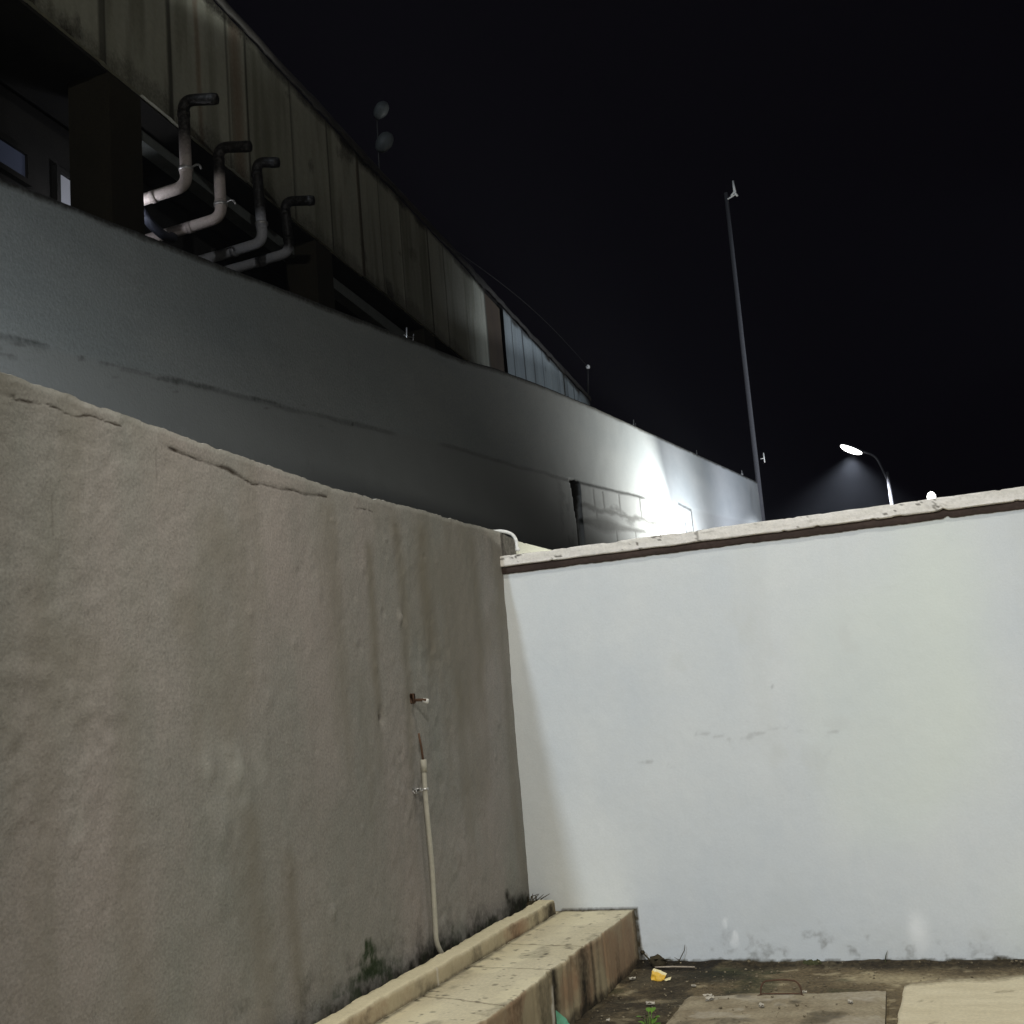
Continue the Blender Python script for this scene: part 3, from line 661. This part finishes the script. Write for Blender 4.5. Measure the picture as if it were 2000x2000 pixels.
for k, (x, y, z, sc, rz) in enumerate([(-1.415, 5.98, .036, 1.3, .4), (-1.37, 5.83, .061, 1.5, 1.0), (-.70, 5.80, .060, 1.0, 2.2), (-.965, 6.16, .012, .9, .2),
                                       (-1.55, 6.27, .012, .8, 2.9), (-1.93, 6.42, .012, 1.1, .7), (-1.70, 5.93, .010, 1.3, .1), (-1.83, 5.62, .010, 1.0, 1.6), (-1.10, 5.72, .061, 1.2, 2.0)]):
    if proto is None:
        U = np.linspace(-1, 1, 6); UU, VV = np.meshgrid(U, U, indexing='ij')
        mb = MB(); X = .018 * UU * (1 - .25 * VV ** 2) + .004 * fbm(UU * 2, VV * 2, 3, 2); Y = .010 * VV * (1 - .3 * UU ** 2); Z = .005 * (1 - UU ** 2 * VV ** 2) + .003 * fbm(UU * 3, VV * 3, 7, 2)
        mb.grid(X, Y, Z); mb.grid(X, Y, Z * 0 - .003, flip=True)
        proto = mb.build('paper_scrap', M['scrap'], origin=(0, 0, 0)); o = proto
    else:
        o = proto.copy(); COL.objects.link(o)
    o.location = (x, y, z); o.scale = (sc, sc, sc); o.rotation_euler = (0, 0, rz)
    on_slab = z > .03
    tag(o, 'pale flake of scrap lying on the cover slab' if on_slab else 'pale flake of scrap lying on the damp soil', 'scrap',
        'pale scraps on the cover slab' if on_slab else 'pale scraps on the damp soil')

# ------------------------------------------------------------------ tall back wall
wd = np.array([.02871, .99959]); wp = np.array([-3.798, 12.237]); wn = np.array([.99959, -.02871])    # wn points to the yard
TOP_S = [-20, -8.17, -7.05, -5.56, -4.71, -3.68, -2.86, -2.55, -2.17, -.9, .82, 4.39, 7.91, 11.79]
TOP_Z = [3.42, 4.289, 4.375, 4.492, 4.560, 4.642, 4.706, 4.745, 4.800, 4.92, 5.05, 5.27, 5.48, 5.713]
bs = cat(np.array([-20, -14, -10]), lin(-9, -1.5, .05), lin(-1.5, 6.5, .022), lin(6.5, 11.79, .05))
btop = np.interp(bs, TOP_S, TOP_Z) + .003 * fbm(bs * 5, bs * 0, 701, 4)
bv = cat(np.linspace(0, .55, 6), np.linspace(.55, 1, 120))
BS = np.repeat(bs[:, None], len(bv), 1); BZ = btop[:, None] * bv[None, :]
jz = np.interp(BS, [-20, -8.2, -6.6, -4.8, -3.07, -1.83, -.16, 1.45, 3.4, 12], [2.9, 3.475, 3.58, 3.70, 3.827, 3.878, 3.972, 4.075, 4.209, 4.8])
band = 1 - sstep(-.02, .02, BZ - jz)                      # rougher lower courses below the joint
jn = .016 * fbm(BS * 3, BZ * 8, 711, 4)
crb = np.zeros_like(BS); dtb = np.zeros_like(BS)
crb = np.maximum(crb, np.clip(1.4 - np.abs(BZ - jz + jn) / .022, 0, 1) * (.35 + .6 * sstep(-1.2, 0, BS)) * (1 - sstep(2.6, 3.2, BS)) * sstep(.32, .5, vnoise(BS * 2.2, BS * 0 + .5, 6) + .35 * sstep(-2, .2, BS)))
j2z = np.interp(BS, [-9, -.1, .2, .8, 2.1, 3.05, 3.9, 6], [3.4, 3.70, 3.755, 3.73, 3.815, 3.86, 3.93, 4.0])
j3z = np.interp(BS, [-9, -.1, .08, 1.37, 2.5, 2.9, 6], [3.1, 3.48, 3.535, 3.605, 3.675, 3.67, 3.8])
rag = np.maximum(0, fbm(BS * 1.9, BZ * 9, 721, 4))
crb = np.maximum(crb, np.clip(1.35 - np.abs(BZ - j2z + 2.2 * jn) / (.030 + .17 * rag * sstep(.2, .6, BS) * (1 - sstep(2.2, 2.8, BS))), 0, 1) * sstep(.05, .15, BS) * (1 - sstep(3.6, 4.3, BS)))
crb = np.maximum(crb, np.clip(1.45 - np.abs(BZ - j3z + jn) / (.028 + .06 * bump(BS, .9, .6)), 0, 1) * sstep(.0, .1, BS) * (1 - sstep(2.6, 3.1, BS)))
for s0, za, zb_ in [(.60, 3.98, 3.72), (.64, 3.74, 3.5), (1.36, 3.61, 3.2), (1.62, 4.05, 3.8), (3.27, 3.89, 3.6), (2.55, 4.15, 3.85), (5.56, 4.33, 3.9), (5.1, 4.1, 3.9), (2.2, 3.66, 3.2), (.95, 4.0, 3.75)]:
    crb = np.maximum(crb, .9 * np.clip(1.5 - np.abs(BS - s0 + jn * 1.5) / .030, 0, 1) * (BZ < za) * (BZ > zb_))
crb = np.maximum(crb, .8 * np.clip(1.4 - np.abs(BZ - 4.34) / .02, 0, 1) * (BS > 4.75) * (BS < 5.58))
for s0, w, a in ((2.35, .12, .7), (2.75, .16, .75), (3.0, .08, .7)):
    crb = np.maximum(crb, a * sstep(.1, .45, fbm(BS * 2.5, BZ * 9, 735, 4)) * bump(BS, s0, w) * bump(BZ, 3.93, .12))
# black gap where a pier met the wall
gap = (np.abs(BS - .005 - .03 * fbm(BZ * 5, BZ * 0, 3, 2)) < np.interp(BZ, [3.2, 3.5, 3.7, 3.98], [.035, .03, .075, .13])) * (BZ < 3.99) * 1.0
dtb = np.maximum(dtb, gap)
dtb = np.maximum(dtb, .45 * sstep(.0, .5, fbm(BS * 4, BZ * 4, 741, 4)) * bump(BS, -.35, .25) * band)
dtb = np.maximum(dtb, .95 * (1 - sstep(.015, .05, btop[:, None] - BZ + .012 * fbm(BS * 5, BS * 0, 745, 3))))
# scattered dark marks on the left part
dtb = np.maximum(dtb, .45 * sstep(.35, .6, fbm(BS * 9, BZ * 26, 751, 4)) * bump(BZ, jz - .03, .10) * (BS < -4.5))
dtb = np.maximum(dtb, .45 * np.clip(1.2 - np.abs(BZ - jz + 2 * jn) / .012, 0, 1) * (BS < -5.2) * sstep(.45, .6, vnoise(BS * 3, BS * 0, 13)))
bd = .003 * fbm(BS * .7, BZ * .7, 761, 3) - .03 * gap - .002 * crb + .03 * band * sstep(.05, .12, BS) * (1 - sstep(2.6, 3.2, BS)) - .004 * band * sstep(-.4, 0, BS) + .0015 * fbm(BS * 5, BZ * 5, 765, 2)
BXc = wp[0] + wd[0] * BS + wn[0] * bd; BYc = wp[1] + wd[1] * BS + wn[1] * bd
app = lambda A, v: np.concatenate([A, v], 1)
bk = lambda A, k: A[:, -1:] + k
X_ = np.concatenate([BXc, BXc[:, -1:] - .06 * wn[0], BXc[:, -1:] - .2 * wn[0], BXc[:, :1] - .2 * wn[0]], 1)
Y_ = np.concatenate([BYc, BYc[:, -1:] - .06 * wn[1], BYc[:, -1:] - .2 * wn[1], BYc[:, :1] - .2 * wn[1]], 1)
Z_ = np.concatenate([BZ, BZ[:, -1:] + .02, BZ[:, -1:] + .01, BZ[:, :1]], 1)
pad3 = lambda A: np.concatenate([np.clip(A, 0, 1), np.repeat(np.clip(A[:, -1:], 0, 1), 3, 1)], 1)
bw = MB().grid(X_, Y_, Z_, dict(bare=pad3(band), crack=pad3(crb), dirt=pad3(dtb)))
n = X_.shape[1]; bw.add(np.stack([X_[-1], Y_[-1], Z_[-1]], -1), [tuple(range(n))])
bw = bw.build('tall_wall', M['back_wall'], origin=(-3.8, 10, 0))
tag(bw, 'tall dark grey block wall behind the yard, floodlit near its far end', 'wall')

def wpt(s, off, z): return (wp[0] + wd[0] * s + wn[0] * off, wp[1] + wd[1] * s + wn[1] * off, z)
# rebar stubs set in the top of the wall
proto = None
for k, (s, rz, sc) in enumerate([(-3.76, 0, 1.0), (-.58, .3, .6), (3.02, .1, 1.0), (6.75, .2, .9), (10.6, .1, 1.1)]):
    zt_ = float(np.interp(s, TOP_S, TOP_Z))
    if proto is None:
        mb = MB().tube([(0, 0, -.08), (0, 0, .04), (.004, .003, .125)], .006, 8).tube([(-.01, -.03, .055), (0, .05, .055), (.01, .12, .07)], .004, 8)
        mb.tube([(.008, .10, .02), (.01, .12, .10)], .004, 8)
        proto = mb.build('rebar_stub', M['steel'], origin=(0, 0, 0)); o = proto
    else:
        o = proto.copy(); COL.objects.link(o)
    o.location = wpt(s, -.08, zt_ + .01); o.rotation_euler = (0, 0, rz); o.scale = (sc, sc, sc)
    tag(o, 'short thin metal stub with a crossbar standing on top of the tall grey wall', 'rebar', 'metal stubs on top of the tall wall')

# ------------------------------------------------------------------ warehouse
bp0 = np.array([-6.137, 8.484]); bd_ = np.array([-.0996, .99503]); bn = np.array([.99503, .0996])     # bn points outward
def bpt(s, off, z): return (bp0[0] + bd_[0] * s + bn[0] * off, bp0[1] + bd_[1] * s + bn[1] * off, z)   # off > 0: outward
ZB = lambda s: 7.130 + .0150 * (s + 2)
ZT = lambda s: 8.962 + .0155 * (s - .7)
wh = empty('warehouse', bpt(5, -3, 0), 'long dark warehouse with sheet clad upper storey, above and behind the tall wall', 'building')
SEAMS = [-6.9, -5.9, -4.9, -4.05, -3.1, -2.2, -1.28, -.25, .9, 1.25, 2.36, 3.36, 4.35, 5.1, 5.86, 7.1, 7.88, 8.95, 10.2]
SEAMS2 = [11.42, 12.05, 12.9, 13.75, 14.6, 15.3, 16.1, 17, 17.8, 18.6, 19.68]
def cladding(seams, name, mat, seed, rust=()):
    s = lin(seams[0], seams[-1], .03); v = np.linspace(0, 1, 26)
    S = np.repeat(s[:, None], len(v), 1)
    sheet = np.searchsorted(np.array(seams), s + 1e-6)
    tone = _hash(sheet.astype(float), sheet.astype(float) * 0, seed)
    lowcut = .03 * (_hash(sheet.astype(float), sheet * 0. + 5, seed) - .5)
    Zc = (ZB(s) + lowcut)[:, None] * (1 - v) + (ZT(s) - .05)[:, None] * v
    dm = np.min(np.abs(s[:, None] - np.array(seams)[None, :]), 1)
    prof = .0012 * np.sin(s * 2 * np.pi / .19) + .012 * np.exp(-(dm / .03) ** 2)
    off = prof[:, None] + .008 * fbm(S * 1.3, Zc * 1.1, seed, 3) + (.010 * (tone - .5))[:, None]
    str_ = .45 * sstep(.0, .6, fbm(S * 4, Zc * .45, seed + 3, 4)) + .4 * (tone[:, None] - .3)
    cr = np.repeat(((dm < .045) * (.75 * (_hash(sheet * 1., sheet * 0. + 2, seed) > .25)))[:, None], len(v), 1) * sstep(.2, .5, vnoise(S * .5, Zc * 2.0, seed + 5) + .25)
    ru = np.zeros_like(S)
    for a, w in rust: ru += .55 * bump(S + .03 * fbm(Zc * 2, Zc * 0, 5, 2), a, w)
    dt = .85 * (1 - sstep(.02, .16, v[None, :] + .07 * fbm(S * 3, S * 0, seed + 7, 3))) * .5 + .9 * sstep(.93, .985, v[None, :] + .04 * fbm(S * 2.2, S * 0, seed + 9, 3))
    dt = dt + .5 * sstep(.4, .62, fbm(S * 1.7, Zc * 1.7, seed + 11, 4))
    X, Y, _ = bpt(S, off, Zc)
    A = {k: np.clip(a, 0, 1) for k, a in dict(streak=str_, crack=cr, rust=ru, dirt=dt).items()}
    mb = MB().grid(X, Y, Zc, A)
    X2, Y2, _ = bpt(S[:, :1], off[:, :1] - .04, Zc[:, :1])
    mb.grid(np.concatenate([X2, X[:, :1]], 1), np.concatenate([Y2, Y[:, :1]], 1), np.concatenate([Zc[:, :1]] * 2, 1))
    return mb.build(name, mat, wh)
o = cladding(SEAMS, 'cladding', M['clad_olive'], 800, rust=((1.07, .14), (.30, .05), (4.35, .04)))
o['label'] = 'olive grey old sheet cladding streaked with rust'
o = cladding(SEAMS2, 'cladding', M['clad_blue'], 850)
o['label'] = 'blue grey sheet cladding towards the far end'
def bbox(mb, s0, s1, o0, o1, z0a, z1a, z0b=None, z1b=None):
    z0b = z0a if z0b is None else z0b; z1b = z1a if z1b is None else z1b
    P = [bpt(s0, o0, z0a), bpt(s1, o0, z0b), bpt(s1, o1, z0b), bpt(s0, o1, z0a), bpt(s0, o0, z1a), bpt(s1, o0, z1b), bpt(s1, o1, z1b), bpt(s0, o1, z1a)]
    mb.add(P, [(0, 3, 2, 1), (4, 5, 6, 7), (0, 1, 5, 4), (1, 2, 6, 5), (2, 3, 7, 6), (3, 0, 4, 7)]); return mb
bbox(MB(), 10.20, 11.42, -.16, -.05, 6.9, ZT(10.2) - .06, 6.9, ZT(11.4) - .06).build('board_panel', M['brown_board'], wh, smooth=False)
# eave flashing, ragged lower edge
fs = lin(-7, 19.7, .06)
zl = ZT(fs) - .05 - .09 * np.maximum(0, fbm(fs * 1.1, fs * 0, 871, 4)) - .03 * np.maximum(0, fbm(fs * 6, fs * 0, 873, 2))
zu = ZT(fs) + .035 + .02 * fbm(fs * .9, fs * 0, 875, 4)
o1_ = .055 + .012 * fbm(fs * 3, fs * 0, 876, 3)
fx = [bpt(fs, o1_ - .02, zl), bpt(fs, o1_, zl), bpt(fs, o1_ + .004, (zl + zu) / 2), bpt(fs, o1_, zu), bpt(fs, -.05 + 0 * fs, zu + .01)]
MB().grid(np.stack([a[0] for a in fx], 1), np.stack([a[1] for a in fx], 1), np.stack([a[2] for a in fx], 1)).build('eave_flashing', M['dark_metal'], wh)
# roof sheets
rs = np.array([-7, 19.7]); ro = np.linspace(-.05, -9, 40)
RS, RO = np.meshgrid(rs, ro, indexing='ij')
RX, RY, _ = bpt(RS, RO, 0); RZ = ZT(RS) + .03 + .13 * -RO + .012 * np.sin(RO * 30)
MB().grid(RX, RY, RZ).build('roof', M['dark_metal'], wh)
m_ = MB()
bbox(m_, -7, 19.6, -.9, -.03, ZB(-7) - .02, ZB(-7) + .03, ZB(19.6) - .02, ZB(19.6) + .03)
m_.build('soffit', M['dark_wall'], wh, smooth=False)
m_ = MB(); bbox(m_, -7, 19.6, -1.1, -.9, 0, 7.0, 0, 7.4); bbox(m_, 19.4, 19.6, -9, -1.1, 0, 9.2); bbox(m_, -7, -6.8, -9, -1.1, 0, 9.0)
m_.build('rear_wall', M['dark_wall'], wh, smooth=False)
m_ = MB(); bbox(m_, -.7, 8.0, -.46, -.30, 7.00, 7.10, 7.03, 7.22)
m_.build('lintel_beam', M['beam'], wh, smooth=False)
for s0 in (-4.9, -1.18, 2.9, 6.7):
    m_ = MB(); bbox(m_, s0, s0 + .47, -.42, -.02, 0, ZB(s0) - .02)
    m_.build('column', M['column'], wh, smooth=False)
def window(s0, s1, z0, z1, mat):
    fr_ = MB(); t = .05
    for (a, b, c, d) in ((s0, s1, z0, z0 + t), (s0, s1, z1 - t, z1), (s0, s0 + t, z0 + t, z1 - t), (s1 - t, s1, z0 + t, z1 - t)):
        bbox(fr_, a, b, -.90, -.84, c, d)
    w = fr_.build('window', M['dark_wall'], wh, smooth=False)
    pn = MB(); bbox(pn, s0 + t, s1 - t, -.895, -.87, z0 + t, z1 - t); pn.build('pane', mat, w, smooth=False)
window(-2.2, -1.12, 6.28, 6.60, M['pane_dim'])
window(-.78, -.22, 6.25, 6.64, M['pane_lit'])
window(2.0, 2.7, 6.2, 6.9, M['dark_wall'])

# lit strip lamp on the side of the column
tl = empty('strip_lamp', bpt(-.66, -.12, 6.05), 'narrow lit strip lamp beside the dark warehouse column', 'lamp')
m_ = MB(); bbox(m_, -.705, -.685, -.19, -.09, 6.02, 6.40); m_.build('housing', M['dark_metal'], tl, smooth=False)
MB().tube([bpt(-.665, -.13, 6.04), bpt(-.668, -.13, 6.16), bpt(-.675, -.13, 6.36)], [.020, .016, .006], 10).build('lamp_tube', M['tube_on'], tl)

# four exhaust vent pipes
def vent(label, s, zb_, zt_, mat, clampz=None, hook_=True, tilt=0.0, out=.33, sag=.05, soot0=6.55, soot1=6.98):
    root = empty('vent_pipe', bpt(s, -.85, zb_), label, 'vent pipe', 'vent pipes on the warehouse')
    path = resample(bend([bpt(s, -.84, zb_ - .085), bpt(s, -.25, zb_ - .04), bpt(s + tilt * .1, .20, zb_), bpt(s + tilt, .20, zt_), bpt(s + tilt + .02, .20 + out, zt_ - sag)], .11, 8), .04)
    so = [float(sstep(soot0, soot1, p[2])) for p in path]  # pipe colour darkens towards the top over this height range
    ra = [.054] * len(path); ra[-1] = .050; ra[-2] = .056
    MB().tube(path, ra, 16, dict(soot=so)).build('pipe_body', mat, root)
    for q in (Vector(bpt(s + tilt, .20, zt_ - .16)), Vector(bpt(s + tilt * .3, .20, zb_ + .12))):
        sv = float(sstep(soot0, soot1, q.z)); MB().tube([q, q + Vector((0, 0, .05))], .0585, 16, dict(soot=[sv, sv])).build('socket', mat, root)
    # socket rings where the lengths join
    e0 = Vector(bpt(s, -.16, zb_ - .035)); e1 = Vector(bpt(s, -.11, zb_ - .032))
    MB().tube([e0, e1], .058, 16, dict(soot=[.25, .25])).build('socket', mat, root)
    if clampz:
        c0 = Vector(bpt(s + tilt * .2, .20, clampz)); c1 = c0 + Vector((0, 0, .028))
        mb = MB().tube([c0, c1], .066, 18)
        if hook_:
            a = Vector(bpt(s + tilt * .2, .26, clampz + .02))
            mb.tube(bend([a, a + Vector((.05, .0, .018)), a + Vector((.088, .0, .0)), a + Vector((.10, .0, -.04))], .04, 4), .010, 8)
        mb.build('clamp', M['steel'], root)
    mo = Vector(bpt(s + tilt + .02, .20 + out - .004, zt_ - sag)); 
    return root
vent('pale pinkish vent pipe next to the column, the tallest, with a hooked clamp', -.36, 6.40, 7.235, M['pvc_pink'], 6.545)
vent('pinkish vent pipe with a hooked clamp, second from the column', .25, 6.345, 7.06, M['pvc_pink'], 6.46, soot0=6.70, soot1=6.82)
vent('bluish grey vent pipe with a plain white ring, third from the column', 1.10, 6.42, 7.27, M['pvc_blue'], 6.60, False, tilt=-.07, out=.24, soot0=6.6, soot1=6.8)
vent('bluish grey vent pipe without a clamp, farthest from the column', 1.72, 6.54, 7.10, M['pvc_blue'], None, tilt=-.07, soot0=6.55, soot1=6.62)
hs = MB().tube(resample(bend([bpt(-.30, -.34, 6.36), bpt(-.22, -.30, 6.22), bpt(.02, -.28, 6.16), bpt(.22, -.30, 6.22), bpt(.25, -.33, 6.28)], .08, 5), .04), .045, 12)
tag(hs.build('hose', M['hose']), 'dark bluish hose sagging between the two pinkish vent pipes', 'hose')

# mast with two unlit lamp heads at the eave
mast = empty('roof_mast', (-6.80, 14.0, 9.03), 'thin dark mast with two unlit lamp heads at the warehouse eave', 'mast')
MB().tube([(-6.84, 14.02, 9.0), (-6.82, 14.01, 9.7), (-6.80, 14.0, 10.2)], .010, 8).build('pole', M['wire'], mast)
for z, y, sc in ((9.68, 13.98, 1.0), (10.17, 13.95, .85)):
    mb = MB(); rot = Matrix.Rotation(math.radians(-38), 3, 'Y')
    mb.blob((-6.70, y, z), (.115 * sc, .12 * sc, .165 * sc), 3, .12, 18, 11, rot=rot.inverted())
    mb.tube([(-6.81, 14.005, z - .02), (-6.72, y, z)], .015, 8)
    mb.build('lamp_head', M['grey_shell'], mast)

# service wire to the far end of the roof
sw_ = empty('service_wire', (-7.9, 27.7, 9.25), 'thin dark wire along the warehouse eave to a white insulator', 'wire')
a = Vector((-6.95, 17.0, 9.15)); b = Vector((-7.93, 27.7, 9.98))
pts = [a.lerp(b, t) + Vector((0, 0, .35 * math.sin(math.pi * t) * .6)) for t in np.linspace(0, 1, 14)]
MB().tube(pts, .007, 6).build('wire', M['wire'], sw_)
MB().tube([(-8.02, 27.75, 9.2), (-7.96, 27.72, 9.7), (-7.93, 27.7, 9.98)], .02, 8).build('bracket', M['wire'], sw_)
MB().tube([(-7.93, 27.7, 9.93), (-7.93, 27.7, 9.97), (-7.93, 27.7, 10.0), (-7.93, 27.7, 10.04)], [.03, .055, .055, .025], 12).build('insulator', M['white_plastic'], sw_)

# ------------------------------------------------------------------ tall pole and street lamps
tp = empty('tall_pole', (-3.62, 25.3, 0), 'tall slender grey pole beyond the end of the floodlit wall', 'pole')
MB().tube([(-3.66, 25.3, 0), (-3.63, 25.3, 5), (-3.60, 25.3, 9), (-3.557, 25.3, 12.72)], [.062, .058, .052, .045], 16).build('shaft', M['pole'], tp)
mb = MB().tube([(-3.55, 25.28, 12.55), (-3.33, 25.26, 12.62)], .02, 8)
mb.tube([(-3.35, 25.25, 12.66), (-3.36, 25.25, 12.95)], [.035, .02], 10).tube([(-3.44, 25.25, 12.60), (-3.36, 25.25, 12.68), (-3.30, 25.25, 12.56)], .028, 8)
mb.build('antenna', M['white_plastic'], tp)
MB().tube([(-3.50, 25.2, 6.42), (-3.42, 25.2, 6.42)], .010, 8).tube([(-3.42, 25.2, 6.32), (-3.422, 25.2, 6.54)], .014, 8).build('bracket', M['white_plastic'], tp)

def street_lamp(label):
    root = empty('street_lamp', (-.85, 23.7, 0), label, 'street lamp', 'lit street lamps')
    MB().tube([(-.84, 23.7, 0), (-.84, 23.7, 3), (-.86, 23.7, 5.48)], [.05, .04, .032], 14).build('post', M['lamp_post'], root)
    arm = resample(bend([(-.86, 23.7, 5.28), (-1.03, 23.67, 5.83), (-1.28, 23.62, 5.955)], .2, 8), .08)
    MB().tube(arm, .022, 10).build('arm', M['lamp_post'], root)
    rot = Matrix.Rotation(math.radians(30), 3, 'Y')
    hd = MB()
    hd.blob((-1.46, 23.60, 6.045), (.24, .115, .045), 1, 0.0, 20, 11, rot=rot)
    h = hd.build('lamp_head', M['grey_shell'], root)
    MB().blob((-1.475, 23.585, 6.015), (.225, .115, .07), 1, 0.0, 20, 11, rot=rot).build('lens', M['lamp_on'], h)
    return root
l1 = street_lamp('lit street lamp with a curved arm, seen whole above the white wall')
def copy_tree(o, parent=None):
    c = o.copy(); COL.objects.link(c)
    if parent is not None:
        c.parent = parent; c.matrix_parent_inverse = o.matrix_parent_inverse
    for ch in list(o.children): copy_tree(ch, c)
    return c
l2 = copy_tree(l1); l2['label'] = 'far street lamp whose glowing head just clears the white wall coping'
l2.location = (-.27, 34.3, .24); l2.rotation_euler = (0, 0, math.radians(90))

# ------------------------------------------------------------------ light
def lamp(kind, loc, energy, colr, size=.05, target=None, angle=90, blend=.3):
    L = bpy.data.lights.new('light', kind); L.energy = energy; L.color = colr; L.shadow_soft_size = size
    o = bpy.data.objects.new('light', L); COL.objects.link(o); o.location = loc
    if target is not None:
        o.rotation_euler = (Vector(target) - Vector(loc)).to_track_quat('-Z', 'Y').to_euler()
    if kind == 'SPOT': L.spot_size = math.radians(angle); L.spot_blend = blend
    return o
# yard lamp on the house behind the camera
lamp('SPOT', (-.3, 1.0, 4.2), 420, (1, .97, .88), .05, (-1.5, 5.4, .8), 78, .7)
# lamp added high over the yard to brighten ledge and ground
lamp('SPOT', (.0, 3.3, 9.0), 880, (1, .955, .83), .12, (-1.1, 4.9, 0), 66, .55)
# high floodlight over the warehouse side
lamp('POINT', (-4.70, -22.0, 17.6), 12000, (.78, .89, 1), .55)
# weak fill lamp added far behind the camera, lifts cladding and walls
lamp('POINT', (11, -15, 9), 2500, (1, .98, .92), .2)
# spot added beyond the white wall to brighten the far cladding
lamp('SPOT', (9, 26, 10), 2600, (.82, .90, 1), .2, (-8, 23, 8.2), 38, .6)
# lamp in the passage between the two walls
lamp('POINT', (-3.38, 2.9, 1.75), 240, (.88, .96, 1), .08)
# floodlight low in front of the tall wall, two spots added to widen its pool
f = wpt(4.6, 1.15, 3.3)
lamp('SPOT', f, 3100, (.98, 1, .94), .06, wpt(3.2, 0, 4.1), 74, 1.0)
lamp('SPOT', wpt(5.0, 1.25, 3.3), 1250, (.93, .97, 1), .10, wpt(5.2, 0, 4.0), 155, 1.0)
lamp('SPOT', wpt(8.2, 2.4, 3.6), 1100, (.84, .90, 1), .10, wpt(9.4, 0, 4.4), 130, 1.0)
# bulkhead lamp behind the white wall
lamp('POINT', (-1.85, 7.75, 2.25), 26, (1, 1, .86), .05)
# street lamps
lamp('SPOT', (-1.48, 23.57, 5.88), 7000, (.90, .95, 1), .1, (-2.2, 23.0, 0), 115, .7)
# strip lamp by the column
lamp('POINT', bpt(-.55, -.32, 6.14), 5.5, (.95, .95, 1), .03)

hm = bpy.data.materials.new('night_haze'); hm.use_nodes = True
hn = hm.node_tree; hn.nodes.remove(hn.nodes['Principled BSDF'])
pvn = hn.nodes.new('ShaderNodeVolumePrincipled'); pvn.inputs['Density'].default_value = .0005; pvn.inputs['Color'].default_value = (.8, .85, 1, 1); pvn.inputs['Anisotropy'].default_value = .35
hn.links.new(pvn.outputs['Volume'], hn.nodes['Material Output'].inputs['Volume'])
tag(MB().box((-960, -960, -1), (960, 960, 24), .01).build('haze', hm, smooth=False), 'thin night haze hanging over the yard and road', 'haze', kind='stuff')

w = bpy.data.worlds.new('World'); scene.world = w; w.use_nodes = True
bg = w.node_tree.nodes['Background']; bg.inputs['Color'].default_value = (.0014, .0011, .0020, 1); bg.inputs['Strength'].default_value = 1.0

scene.view_settings.view_transform = 'Standard'; scene.view_settings.look = 'None'
scene.view_settings.exposure = 0; scene.view_settings.gamma = 1
scene.render.engine = 'CYCLES'; scene.cycles.use_denoising = True
scene.cycles.sample_clamp_indirect = 4
